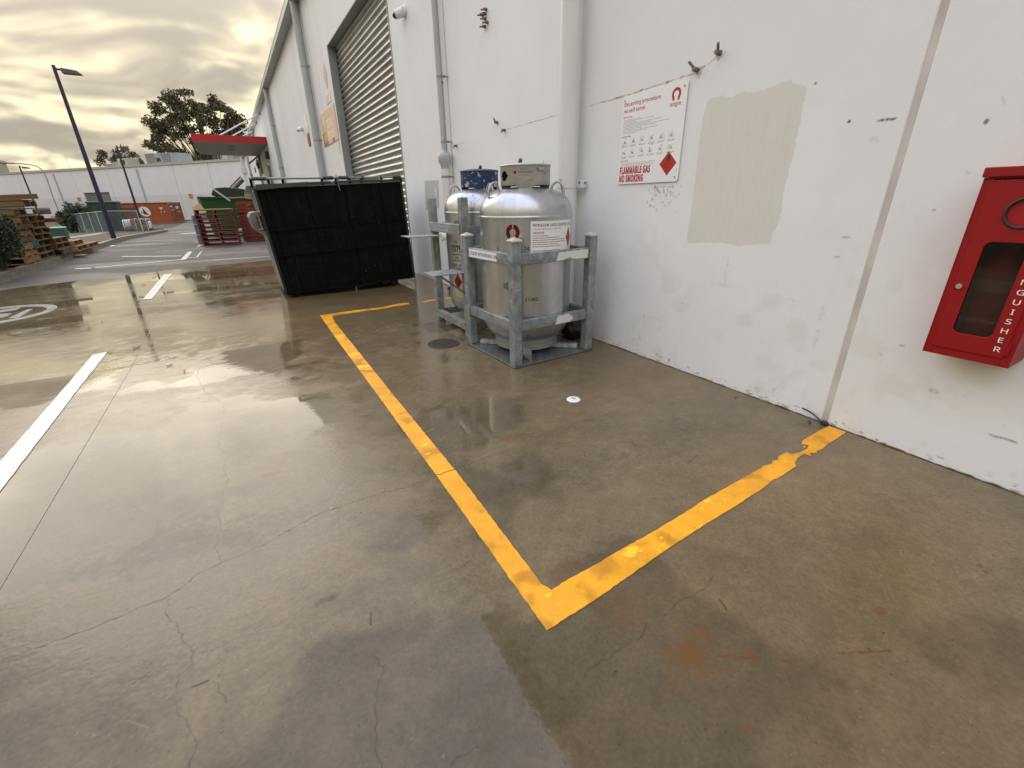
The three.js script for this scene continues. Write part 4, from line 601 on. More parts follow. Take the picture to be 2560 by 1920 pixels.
    x.fillStyle = '#b8202c'; x.beginPath(); x.moveTo(900, 110); x.lineTo(1004, 300); x.lineTo(900, 490); x.lineTo(796, 300); x.fill(); x.fillStyle = '#3a1014'; x.beginPath(); x.moveTo(900, 180); x.quadraticCurveTo(950, 240, 918, 262); x.quadraticCurveTo(906, 240, 900, 232); x.quadraticCurveTo(890, 250, 884, 262); x.quadraticCurveTo(852, 230, 900, 180); x.fill(); x.textAlign = 'center'; x.font = 'bold 28px sans-serif'; x.fillText('FLAMMABLE', 900, 310); x.fillText('GAS', 900, 346); x.fillText('2', 900, 400);
    part('warning_label', new THREE.CylinderGeometry(r + 0.0022, r + 0.0022, 0.25, 28, 1, true, face + 0.10, 1.13).translate(0, 0.978, 0), P([0.9, 0.9, 0.9], 0.3, { map: ctex(c) }), t);
  }
  return t;
}
const F1 = Math.atan2(-2.09, 3.28), F2 = Math.atan2(-2.19, 4.28);
cylinder(1, 'silver gas cylinder with white petroleum gas label and stainless collar', [2.09, 0.004, -3.28], 0.38, 0.198, F1);
cylinder(2, 'silver gas cylinder with chipped dark blue collar', [2.19, 0.02, -4.28], 0.365, 0.185, F2);
{ // square galvanised stand
  const t = thing('cylinder_stand', 'square galvanised steel stand with capped posts around the labelled gas cylinder', 'stand', [2.105, 0, -3.275], 0.03);
  const h = 0.375, p = 0.076;
  part('base_plate', rbu(0.84, 0.010, 0.84, 0, 0.010, 0, 0.003), M([0.30, 0.32, 0.32], 0.38, { metalness: 0.45, map: galv.map }), t);
  part('base_edge', [bx(0.836, 0.0045, 0.836, 0, 0.0026, 0)], M([0.07, 0.045, 0.03], 0.7), t);
  for (const [a, b] of [[-1, 1], [1, 1], [1, -1], [-1, -1]]) {
    const post = part('post', rbu(p, 0.96, p, a * h, 0.495, b * h, 0.007), galv, t);
    part('post_cap', [rb(p + 0.012, 0.014, p + 0.012, a * h, 0.980, b * h, 0.003), new THREE.ConeGeometry((p + 0.008) / 1.414, 0.022, 4).rotateY(Math.PI / 4).translate(a * h, 0.998, b * h)], M([0.55, 0.55, 0.50], 0.4, { metalness: 0.4 }), post);
  }
  const L = 2 * h - p;
  for (const y of [0.845, 0.335]) for (const [a, b] of [[0, 1], [0, -1], [-1, 0], [1, 0]]) {
    const rail = part('rail', a ? rbu(0.044, 0.084, L, a * (h + 0.004), y, 0, 0.006) : rbu(L, 0.084, 0.044, 0, y, b * (h + 0.004), 0.006), galv, t);
    if (b === 1) { const pts = rough(y > 0.5 ? [[0.0, -0.034], [0.07, -0.036], [0.12, -0.02], [0.20, -0.036], [0.32, -0.032], [0.32, 0.034], [0.02, 0.026]] : [[0.0, -0.036], [0.15, -0.036], [0.19, -0.01], [0.14, 0.036], [0.03, 0.03]], 0.02, 0.008, y > 0.5 ? 70 : 71); part('ground_patch', new THREE.ExtrudeGeometry(new THREE.Shape(pts.map(q => new THREE.Vector2(...q))), { depth: 0.0012, bevelEnabled: false }).translate(0, y, h + 0.0262), brightPatch, rail); }
    if (a === -1 && y > 0.5) {
      const [c, x] = canvas(512, 128); x.fillStyle = '#e6e8ea'; x.fillRect(0, 0, 512, 128); x.fillStyle = '#2c3470'; x.font = 'bold 74px sans-serif'; x.save(); x.translate(18, 90); x.scale(0.55, 1); x.fillText('LIQUID WITHDRAWAL ONLY', 0, 0); x.restore();
      const d = part('decal', quads([[[-h - 0.0275, y - 0.032, -0.30], [-h - 0.0275, y - 0.032, 0.16], [-h - 0.0275, y + 0.034, 0.16], [-h - 0.0275, y + 0.034, -0.30]]]), M([0.95, 0.95, 0.95], 0.35, { map: ctex(c) }), rail, 'white strip with blue lettering');
    }
  }
  for (const a of [0.78, -0.78]) part('support_bar', uvBy(rb(0.90, 0.036, 0.055, 0, 0, 0, 0.004).rotateY(a).translate(0, 0.035, 0), metreUV), M([0.62, 0.63, 0.62], 0.5, { metalness: 0.2, map: galv.map }), t);
  part('gusset', uvBy(rb(0.012, 0.10, 0.10, -0.26, 0.066, 0.30, 0.003).rotateY(0.1), metreUV), galv, t);
}
{ // open frame with fold-out trays
  const t = thing('tray_stand', 'open galvanised frame with two flat trays around the blue collared cylinder', 'stand', [2.2, 0, -4.275], 0);
  const x0 = -0.385, x1 = 0.40, z0 = 0.375;
  const chan = (x, z, s, turn) => join([rbu(0.075, 1.285, 0.008, x, 0.6425, z + s * 0.03, 0.002), rbu(0.008, 1.285, 0.06, x - 0.0335, 0.6425, z, 0.002), rbu(0.008, 1.285, 0.03, x + 0.0335, 0.6425, z + s * 0.015, 0.002)]);
  part('post', chan(x0, -z0, 1), galvWorn, t); part('post', chan(x0, z0, 1), galvWorn, t); part('post', chan(x1 - 0.02, -z0, 1), galvWorn, t); part('post', chan(x1 - 0.02, z0, 1), galvWorn, t);
  for (const y of [1.012, 0.10]) {
    const r = part('rail', [rbu(0.008, y > 0.5 ? 0.082 : 0.07, 0.74, x0 - 0.042, y, 0.0, 0.002), rbu(0.05, 0.006, 0.74, x0 - 0.018, y + (y > 0.5 ? 0.041 : 0.035), 0.0, 0.002)], galvWorn, t);
    if (y > 0.5) { const [c, x] = canvas(512, 96); x.fillStyle = '#a9adae'; x.fillRect(0, 0, 512, 96); x.fillStyle = '#6f7690'; x.font = 'bold 60px sans-serif'; x.save(); x.translate(10, 70); x.scale(0.55, 1); x.fillText('LIQUID WITHDRAWAL ONLY', 0, 0); x.restore(); part('decal', quads([[[x0 - 0.0475, y - 0.028, -0.27], [x0 - 0.0475, y - 0.028, 0.12], [x0 - 0.0475, y + 0.026, 0.12], [x0 - 0.0475, y + 0.026, -0.27]]]), M([0.8, 0.8, 0.8], 0.5, { map: ctex(c) }), r, 'faded strip with pale lettering'); }
    part('rail', [rbu(0.72, 0.07, 0.008, 0.0, y, z0 + 0.036, 0.002)], galv, t); part('rail', [rbu(0.72, 0.07, 0.008, 0.0, y, -z0 - 0.008, 0.002)], galv, t); part('rail', [rbu(0.008, 0.07, 0.70, x1 + 0.022, y, 0, 0.002)], galv, t);
  }
  const tray = (y, za, zb) => { const p = part('tray', rbu(0.325, 0.008, Math.abs(za - zb), x0 - 0.21, y, (za + zb) / 2, 0.002), galvWorn, t); return p; };
  const t1 = tray(0.64, 0.20, 0.485), t2 = tray(0.936, -0.36, -0.08);
  part('brace', rod([x0 - 0.30, 0.634, 0.43], [x0 - 0.03, 0.43, 0.405], 0.009), boltMat, t1);
  part('brace', [rbu(0.01, 0.16, 0.03, x0 - 0.047, 0.855, -0.22, 0.002)], galvWorn, t2);
  part('base_rail', [rbu(0.05, 0.05, 0.75, -0.12, 0.027, 0), rbu(0.05, 0.05, 0.75, 0.14, 0.027, 0)], galvWorn, t);
}
{ // black sack on the floor behind the stand
  const g = new THREE.IcosahedronGeometry(0.12, 4), p = g.attributes.position; for (let i = 0; i < p.count; i++) { const v = new THREE.Vector3().fromBufferAttribute(p, i), k = 0.75 + 0.5 * fbm(v.x * 14 + 5, v.y * 14 + v.z * 9, 3); v.multiplyScalar(k); v.y = Math.max(v.y * 0.9, -0.10); p.setXYZ(i, v.x, v.y, v.z); } g.computeVertexNormals();
  solo('black_sack', g, M([0.012, 0.012, 0.012], 0.45), 'crumpled black sack on the floor against the wall behind the stand', 'sack', [2.62, 0.10, -3.25]);
}
// drain cover and cleanout ----------------------------------------------------
{
  const t = thing('drain_cover', 'round rusty iron drain cover set in the concrete inside the yellow bay', 'drain cover', [1.487, 0, -3.805]);
  const iron = M([0.085, 0.058, 0.045], 0.6, { map: mottle(50, 0.55, 1, 20, 20) });
  part('rim', new THREE.LatheGeometry([[0.142, 0.001], [0.142, 0.007], [0.150, 0.007], [0.150, 0.001]].map(p => new THREE.Vector2(...p)), 48), iron, t);
  const pads = [cy(0.138, 0.138, 0.004, 0, 0.003, 0, 48)]; for (let i = -7; i <= 7; i++) for (let j = -7; j <= 7; j++) { const x = (i + (j % 2) * 0.5) * 0.018, z = j * 0.017; if (x * x + z * z < 0.0166 && x * x + z * z > 0.0006) pads.push(bx(0.010, 0.003, 0.006, x, 0.0062, z)); }
  part('cover', pads, iron, t); part('lifting_hole', bx(0.02, 0.0012, 0.008, 0, 0.0056, 0), M([0.01, 0.01, 0.01], 0.9), t);
  const c = thing('cleanout_cap', 'small white round plastic cleanout cap in the concrete', 'cap', [1.733, 0, -2.127]);
  part('cap', new THREE.LatheGeometry([[0.0001, 0.007], [0.040, 0.0068], [0.046, 0.004], [0.047, 0.0005]].map(p => new THREE.Vector2(...p)).reverse(), 40), M([0.74, 0.75, 0.73], 0.35), c);
  part('screw', [bx(0.016, 0.002, 0.008, 0.004, 0.0085, 0.004), bx(0.012, 0.002, 0.008, 0.0, 0.0085, -0.012)], M([0.1, 0.1, 0.1], 0.5), c);
}
// ---------- black front-lift bin ----------
function BINTEX() {                       // black paint with scuffs, dust streaks and scrapes
  const [c, x] = pix(1024, 1024, (i, j) => { const n = fbm(i / 80, j / 120, 4), s = fbm(i / 9 + 3, j / 150, 4), d = sst(0.60, 0.82, fbm(i / 50 + 9, j / 30, 5)), v = 9 + 6 * n + 12 * sst(0.58, 0.8, s) + 10 * d; return [v * 0.92, v, v]; });
  const q = mulberry(808); for (let k = 0; k < 150; k++) { x.strokeStyle = 'rgba(96,100,98,' + (0.08 + 0.3 * q() * q()) + ')'; x.lineWidth = 0.6 + 1.6 * q(); const a = q() * 1024, b = q() * 1024; x.beginPath(); x.moveTo(a, b); x.lineTo(a + (q() - 0.5) * 50, b + (q() - 0.3) * 90); x.stroke(); } for (let k = 0; k < 26; k++) { x.fillStyle = q() > 0.5 ? 'rgba(170,172,168,0.6)' : 'rgba(90,52,30,0.5)'; x.beginPath(); x.ellipse(q() * 1024, q() * 1024, 1 + 3 * q(), 1 + 3 * q(), 0, 0, 6.3); x.fill(); }
  return ctex(c);
}
{
  const t = thing('waste_bin', 'large black steel waste bin on castors beside the shutter door', 'bin');
  const black = P([1, 1, 1], 0.7, { map: BINTEX(), specularIntensity: 0.2 }), sideSkySheen = P([0.20, 0.215, 0.195], 0.38, { map: mottle(62, 0.6, 1, 6, 6) });  // side colour lightened: grazing sky reflection painted into the dark finish
  // front corners (leaning slightly), back 1.25 m behind
  const A = [0.448, 0.066, -7.12], B = [2.366, 0.115, -7.12], C = [2.290, 1.54, -7.06], D = [0.333, 1.447, -7.06], dz = -1.22;
  const at = (u, v, w = 0) => { const l = (a, b, k) => a + (b - a) * k; return [l(l(A[0], B[0], u), l(D[0], C[0], u), v), l(l(A[1], B[1], u), l(D[1], C[1], u), v), l(l(A[2], B[2], u), l(D[2], C[2], u), v) + w]; };
  const pos = [], uv = [], NU = 120, NV = 24; const hgt = (u, v) => { const k = (u * 15.5 + 0.15) % 1, d = (HT[(u * 40 | 0) * 7 + (v * 9 | 0) * 131 & 65535] - 0.5) * 0; return (k < 0.12 ? -0.012 * Math.sin(k / 0.12 * Math.PI) : 0) + 0.02 * (fbm(u * 5 + 2, v * 4, 3) - 0.5); };
  for (let i = 0; i < NU; i++) for (let j = 0; j < NV; j++) { const q = [[i, j], [i + 1, j], [i + 1, j + 1], [i, j], [i + 1, j + 1], [i, j + 1]]; for (const [a, b] of q) { const u = a / NU, v = b / NV; pos.push(...at(u, v, hgt(u, v))); uv.push(u, v); } }
  const fg = new THREE.BufferGeometry(); fg.setAttribute('position', new THREE.Float32BufferAttribute(pos, 3)); fg.setAttribute('uv', new THREE.Float32BufferAttribute(uv, 2)); fg.computeVertexNormals();
  part('front_panel', fg, black, t);
  const bk = p => [p[0], p[1] + (p[1] > 1 ? -0.06 : 0), p[2] + dz];
  part('side_panel', hull8([[A[0], A[1], A[2]], [A[0] + 0.006, A[1], A[2]], [A[0] + 0.006, A[1], A[2] + dz], [A[0], A[1], A[2] + dz]], [[D[0], D[1], D[2]], [D[0] + 0.006, D[1], D[2]], [bk(D)[0] + 0.006, bk(D)[1], bk(D)[2]], bk(D)]), sideSkySheen, t);
  part('side_panel', hull8([[B[0] - 0.006, B[1], B[2]], B, bk(B), [B[0] - 0.006, B[1], B[2] + dz]], [[C[0] - 0.006, C[1], C[2]], C, bk(C), [bk(C)[0] - 0.006, bk(C)[1], bk(C)[2]]]), sideSkySheen, t);
  part('back_panel', hull8([[A[0], A[1], A[2] + dz], [B[0], B[1], B[2] + dz], [B[0], B[1], B[2] + dz - 0.006], [A[0], A[1], A[2] + dz - 0.006]], [bk(D), bk(C), [bk(C)[0], bk(C)[1], bk(C)[2] - 0.006], [bk(D)[0], bk(D)[1], bk(D)[2] - 0.006]]), black, t);
  part('floor', hull8([[A[0], A[1] - 0.012, A[2]], [B[0], B[1] - 0.012, B[2]], [B[0], B[1] - 0.012, B[2] + dz], [A[0], A[1] - 0.012, A[2] + dz]], [[A[0], A[1] + 0.002, A[2]], [B[0], B[1] + 0.002, B[2]], [B[0], B[1] + 0.002, B[2] + dz], [A[0], A[1] + 0.002, A[2] + dz]]), black, t);
  for (const v of [0.62, 0.375]) part('stiffener', bar(at(0.0, v, 0.012), at(1, v + 0.012, 0.012), 0.014, 0.016), black, t);
  part('bottom_flange', [bar(at(0, 0.004, 0.02), at(0.5, -0.008, 0.02), 0.05, 0.012), bar(at(0.5, -0.008, 0.021), at(1, 0.004, 0.021), 0.048, 0.012)], black, t);
  for (const u of [0.002, 0.998]) part('corner_flange', bar(at(u, 0, 0.01), at(u, 1, 0.01), 0.03, 0.03), M([0.012, 0.014, 0.013], 0.55), t);
  // side flange seen at the rim
  part('rim', [bar([D[0] - 0.035, D[1] + 0.03, D[2] - 0.01], [D[0] - 0.035, D[1] - 0.03, D[2] + dz], 0.09, 0.012), bar([D[0], D[1] + 0.01, D[2]], [C[0], C[1] + 0.005, C[2]], 0.04, 0.03)], sideSkySheen, t);
  // two plastic lid halves resting on the rim
  const lidM = M([0.03, 0.036, 0.032], 0.38);
  const lid = (x0, x1, y0, y1) => hull8([[x0, y0, -7.02], [x1, y1, -7.02], [x1, y1 - 0.10, -8.25], [x0, y0 - 0.10, -8.25]], [[x0, y0 + 0.022, -7.02], [x1, y1 + 0.022, -7.02], [x1, y1 - 0.075, -8.25], [x0, y0 - 0.075, -8.25]]);
  part('lid', lid(0.36, 1.30, 1.475, 1.515), lidM, t); part('lid', lid(1.33, 2.28, 1.52, 1.548), lidM, t);
  part('lid_lip', hull8([[0.36, 1.428, -7.00], [1.0, 1.49, -7.00], [1.0, 1.49, -7.03], [0.36, 1.428, -7.03]], [[0.36, 1.492, -7.00], [1.0, 1.528, -7.00], [1.0, 1.528, -7.03], [0.36, 1.492, -7.03]]), M([0.045, 0.052, 0.048], 0.35), t);
  const rodM = M([0.22, 0.24, 0.23], 0.4, { metalness: 0.5 });
  part('hinge_rod', rod([0.315, 1.562, -7.03], [2.30, 1.592, -7.03], 0.013, 12), rodM, t);
  for (const [a, b] of [[0.33, 0.50], [1.19, 1.33], [1.40, 1.54], [1.72, 1.74], [1.98, 2.0], [2.17, 2.28]]) part('hinge_sleeve', rod([a, 1.563 + (a - 0.33) * 0.0155, -7.03], [b, 1.563 + (b - 0.33) * 0.0155, -7.03], 0.024, 12), lidM, t);
  for (const x of [0.318, 0.52, 0.69, 1.18, 1.36, 1.38, 1.55, 1.71, 2.0, 2.29]) part('hinge_lug', bar([x, 1.575 + (x - 0.33) * 0.0155, -7.03], [x, 1.46 + (x - 0.33) * 0.04, -7.035], 0.008, 0.03), black, t);
  part('centre_latch', bar([1.365, 1.62, -7.0], [1.395, 1.42, -7.02], 0.014, 0.01), rodM, t);
  // fork pocket on the left side
  const sp = new THREE.Shape([[-0.02, 0.86], [-0.10, 0.895], [-0.155, 0.95], [-0.185, 1.10], [-0.155, 1.155], [-0.10, 1.165], [0.0, 1.165], [0.0, 0.86]].map(q => new THREE.Vector2(q[0], q[1]))), hp = new THREE.Path([[-0.02, 0.915], [-0.095, 0.925], [-0.11, 1.11], [-0.02, 1.12]].map(q => new THREE.Vector2(q[0], q[1]))); sp.holes.push(hp);
  part('fork_pocket', new THREE.ExtrudeGeometry(sp, { depth: 0.9, bevelEnabled: false }).translate(0.392, 0, -8.05), sideSkySheen, t);
  const tyre = M([0.012, 0.012, 0.012], 0.6);
  for (const [x, z] of [[2.06, -7.22], [0.62, -7.3], [2.06, -8.15], [0.62, -8.15]]) { const w = part('castor', [new THREE.CylinderGeometry(0.062, 0.062, 0.045, 24).rotateX(Math.PI / 2).translate(x, 0.062, z), bx(0.06, 0.02, 0.07, x, 0.075, z)], tyre, t); w.scale.y = 0.93; }
  part('prop_chain', rod([1.43, 0.075, -7.12], [1.425, 0.012, -7.11], 0.006), rodM, t); part('prop_foot', new THREE.SphereGeometry(0.014, 10, 8).translate(1.425, 0.014, -7.11), rodM, t);
}
// ---------- canopy on the warehouse ----------
{
  const t = thing('loading_canopy', 'flat loading canopy with red fascia and grey soffit on the warehouse wall', 'canopy');
  const red = M([0.42, 0.012, 0.018], 0.38, { map: mottle(71, 0.85, 1, 5, 3) }), soff = M([0.36, 0.34, 0.29], 0.6, { map: mottle(72, 0.85, 1, 6, 6) }), z0 = -32.4, z1 = -40.6, x0 = -0.9, x1 = 2.765;
  part('fascia', bx(x1 - x0, 0.36, 0.03, (x0 + x1) / 2, 4.67, z0 + 0.015), red, t); part('fascia', bx(0.03, 0.36, z0 - z1, x0 - 0.015, 4.67, (z0 + z1) / 2), red, t); part('fascia', bx(x1 - x0, 0.36, 0.03, (x0 + x1) / 2, 4.67, z1 - 0.015), red, t);
  for (let k = 0; k < 5; k++) part('soffit_panel', bx(x1 - x0 - 0.02, 0.03, 1.62, (x0 + x1) / 2, 4.52, z0 - 0.83 - k * 1.64), soff, t);
  part('roof_sheet', bx(x1 - x0, 0.03, z0 - z1, (x0 + x1) / 2, 4.84, (z0 + z1) / 2), M([0.5, 0.5, 0.48], 0.5), t);
  for (const z of [-34.6, -36.6]) part('soffit_vent', bx(0.42, 0.02, 0.5, 0.95, 4.495, z), M([0.02, 0.016, 0.018], 0.4), t);  // two dark vents in the soffit, no lamps
  for (const z of [-33.1, -36.7, -40.3]) { const s = part('stay_rod', rod([0.35, 4.86, z], [2.74, 6.12, z], 0.035, 10), M([0.62, 0.62, 0.60], 0.4), t); part('stay_bracket', bx(0.05, 0.16, 0.12, 2.745, 6.12, z), boltMat, s); }
  part('wall_bracket', [bar([2.70, 4.50, -40.2], [1.95, 3.95, -40.2], 0.08, 0.10), bx(0.14, 1.2, 0.14, 2.68, 3.9, -40.2)], soff, t);
}
const wallBits = [
  ['speaker_box', 'small black box fixed to the wall under the canopy edge', 'box', 3.74, -33.0, 0.34, 0.40, 0.20, [0.012, 0.012, 0.014]],
  ['warning_plate', 'yellow plate on the wall below the red canopy', 'sign', 3.48, -42.4, 1.5, 0.26, 0.02, [0.30, 0.20, 0.02]],
  ['black_placard', 'black square placard on the wall above the yellow plate', 'sign', 3.86, -49.0, 1.6, 0.40, 0.02, [0.03, 0.025, 0.04]],
  ['black_placard', 'lower black square placard on the far part of the wall', 'sign', 3.62, -56.0, 2.0, 0.45, 0.02, [0.03, 0.025, 0.04]],
  ['hose_reel', 'dark red hose reel on the wall under the canopy', 'hose reel', 3.72, -41.6, 0.55, 0.62, 0.25, [0.10, 0.02, 0.02]]];
wallBits.forEach(([n, l, c, y, z, w, h, d, k]) => { const t = onWall(n, l, c, y, z); if (n === 'hose_reel') { part('drum', cy(0.3, 0.3, 0.22, 0, 0, 0, 24).rotateX(Math.PI / 2).translate(0, 0.3, 0.13), M([0.02, 0.018, 0.018], 0.6), t); part('hub', cy(0.12, 0.12, 0.28, 0, 0, 0, 16).rotateX(Math.PI / 2).translate(0, 0.3, 0.15), M(k, 0.5), t); } else { part('panel', rb(w, h, d, 0, h / 2, d / 2 + 0.003), M(k, 0.5), t); part('bracket', bx(w * 0.4, h * 0.4, 0.004, 0, h / 2, 0.0015), boltMat, t); } });
{
  const t = onWall('louvre_vent', 'grey wall louvre vent with slanted blades below the canopy end', 'vent', 2.45, -34.2);
  part('frame', [bx(0.03, 1.2, 0.08, -0.35, 0.6, 0.04), bx(0.03, 1.2, 0.08, 0.35, 0.6, 0.04)], greySteel, t);
  for (let k = 0; k < 10; k++) part('blade', bx(0.68, 0.012, 0.11).rotateX(0.6).translate(0, 0.08 + k * 0.115, 0.05), greySteel, t);
  const r = thing('rainwater_head', 'white rainwater head and pipe at the far end of the warehouse', 'pipe', [2.62, -0.9, -65.4]);
  part('head', [rb(0.5, 0.5, 0.6, -0.12, 5.75, 0), bx(0.56, 0.06, 0.66, -0.12, 6.02, 0)], pipeWhite, r); part('pipe', [bx(0.28, 5.5, 0.3, -0.1, 2.75, 0)], pipeWhite, r); part('upper_pipe', [bx(0.34, 1.1, 0.4, -0.1, 6.6, 0)], pipeWhite, r);
}
// ---------- pallets ----------
const timber = [0, 1, 2, 3].map(k => { const [c] = pix(128, 64, (i, j) => { const g = fbm(i / 40 + k * 7, j / 3, 4), n = fbm(i / 30, j / 20 + k, 3), v = lerp(0.72, 1.12, g) * lerp(0.85, 1.1, n); const b = [[146, 115, 75], [126, 96, 58], [168, 138, 96], [98, 74, 48]][k]; return [clamp8(b[0] * v), clamp8(b[1] * v), clamp8(b[2] * v)]; }); return M([0.92, 0.92, 0.92], 0.8, { map: ctex(c) }); });
const redWood = [0, 1].map(k => { const [c] = pix(128, 64, (i, j) => { const g = fbm(i / 40 + k * 7, j / 4, 4), w = sst(0.66, 0.72, fbm(i / 14 + k, j / 9, 4)), v = lerp(0.75, 1.12, g); return [clamp8(lerp(124, 150, w) * v), clamp8(lerp(38, 110, w) * v), clamp8(lerp(36, 84, w) * v)]; }); return M([0.85, 0.85, 0.85], 0.65, { map: ctex(c) }); });
const boardG = (w, h, d) => uvBy(rb(w, h, d, 0, 0, 0, 0.004), (x, y, z) => [(x + z) * 0.9, (y + (w > d ? z : x)) * 3]);
function makePallet(name, label, cat, L, W, mats, group, stringers, blocks) {
  const t = thing(name, label, cat, [0, 0, 0], 0, group), top = boardG(L, 0.019, 0.095), str = boardG(blocks ? 0.10 : W < 2 ? 0.05 : 0.05, 0.09, W), str2 = boardG(L, 0.09, 0.045), bot = boardG(L, 0.019, 0.10);
  let k = 0; const mt = () => mats[(k++ * 7 + (k >> 1)) % mats.length];
  for (let i = 0; i < 7; i++) { const m = part('deck_board', top, mt(), t); m.position.set(0, 0.1285, -W / 2 + 0.05 + i * (W - 0.10) / 6); }
  if (stringers === 'x') for (const z of [-W / 2 + 0.025, 0, W / 2 - 0.025]) { const m = part('stringer', str2, mt(), t); m.position.set(0, 0.065, z); }
  else for (const x of [-L / 2 + 0.03, 0, L / 2 - 0.03]) { const m = part('stringer', str, mt(), t); m.position.set(x, 0.065, 0); }
  for (const z of [-W / 2 + 0.05, 0, W / 2 - 0.05]) { const m = part('bottom_board', bot, mt(), t); m.position.set(0, 0.0105, z); }
  return t;
}
const palGroup = 'timber pallets heaped along the kerb', palLabel = 'weathered timber pallet in the untidy heap behind the kerb';
{
  const variants = [makePallet('timber_pallet', palLabel, 'pallet', 1.05, 0.92, [timber[0], timber[2]], palGroup, 'z'), makePallet('timber_pallet', palLabel, 'pallet', 1.10, 0.90, [timber[1], timber[0], timber[3]], palGroup, 'z'), makePallet('timber_pallet', palLabel, 'pallet', 1.12, 0.95, [timber[1], timber[3]], palGroup, 'x')];
  const q = mulberry(515); let used = [0, 0, 0];
  const put = (v, x, y, z, turn, tilt = 0) => { let o = variants[v]; if (used[v]++) o = copy(variants[v], [x, y, z], turn); else { o.position.set(x, y, z); o.rotation.y = turn; } o.rotation.z = tilt; return o; };
  // columns: centre x, centre z, levels
  for (const [cx, cz, n, y0, side] of [[-4.50, -14.20, 7, 0.146, 0], [-4.45, -15.24, 7, 0.146, 1], [-4.38, -16.36, 3, 0.146, 1], [-4.28, -17.46, 2, 0.146, 1], [-4.18, -18.56, 1, 0.146, 1], [-5.62, -14.2, 8, 0.12, 0], [-5.6, -15.24, 8, 0.12, 0], [-5.52, -16.36, 5, 0.12, 0], [-5.44, -17.4, 2, 0.12, 0]])
    for (let k = 0; k < n; k++) { const v = side ? (q() < 0.55 ? 0 : 1) : q() < 0.45 ? 0 : q() < 0.75 ? 1 : 2, off = k * 0.012; put(v, cx + off + (q() - 0.5) * 0.09, y0 + k * 0.1395, cz - off * (side ? 1 : 2) + (q() - 0.5) * 0.05, (side && q() < 0.8 ? Math.PI / 2 : 0) + (q() - 0.5) * 0.08); }
  put(2, -4.48, 0.146 + 7 * 0.1395, -14.3, 0.06, 0.02); put(1, -4.30, 0.146 + 7 * 0.1395 + 0.012, -15.25, -0.05, 0.0); put(2, -4.38, 0.146 + 8 * 0.1395 + 0.03, -14.8, 0.03, 0.03);
}
{ // loose beams on top, green crate lids, red board end
  const beam = boardG(2.3, 0.10, 0.11); const b1 = solo('timber_beam', beam, timber[1], 'long timber beam lying across the top of the pallet heap', 'beam', [-4.75, 1.48, -14.5]); b1.rotation.set(0, 0.10, 0.03);
  const g1 = thing('green_crate', 'green plastic crate lid wedged in the pallet heap', 'crate', [-3.97, 0.54, -14.62]); part('panel', rb(0.05, 0.15, 0.42, 0, 0, 0, 0.01), M([0.015, 0.075, 0.045], 0.5), g1); part('rib', [bx(0.06, 0.02, 0.42, 0, 0.06, 0), bx(0.06, 0.02, 0.42, 0, -0.06, 0)], M([0.015, 0.085, 0.05], 0.5), g1);
  const g2 = thing('green_cabinet', 'green service cabinet with pale lid behind the pallet heap', 'cabinet', [-6.0, 0.05, -25.2]); part('box', rb(0.42, 0.42, 0.42, 0, 0.26, 0, 0.02), M([0.012, 0.075, 0.045], 0.5), g2); part('lid', rb(0.46, 0.05, 0.46, 0, 0.49, 0, 0.015), M([0.30, 0.42, 0.36], 0.5), g2);
  const redB = solo('red_board', boardG(0.7, 0.09, 0.05), redWood[0], 'red painted board poking out of the pallet heap', 'board', [-4.0, 0.99, -15.9]); redB.rotation.y = 0.2;
  const st = new THREE.IcosahedronGeometry(0.09, 2); { const p = st.attributes.position; for (let i = 0; i < p.count; i++) p.setXYZ(i, p.getX(i) * 1.6 * (0.8 + 0.4 * vn(p.getY(i) * 30, 3)), Math.max(-0.03, p.getY(i) * 0.45), p.getZ(i) * 0.9); st.computeVertexNormals(); }
  solo('timber_offcut', st, timber[2], 'pale timber offcut lying against the kerb', 'offcut', [-3.78, 0.04, -16.9]);
  solo('paper_scrap', st.clone().scale(0.55, 0.6, 0.6), M([0.78, 0.77, 0.74], 0.7), 'white paper scrap lying at the kerb by the lamp post', 'litter', [-3.72, 0.012, -20.7]);
}
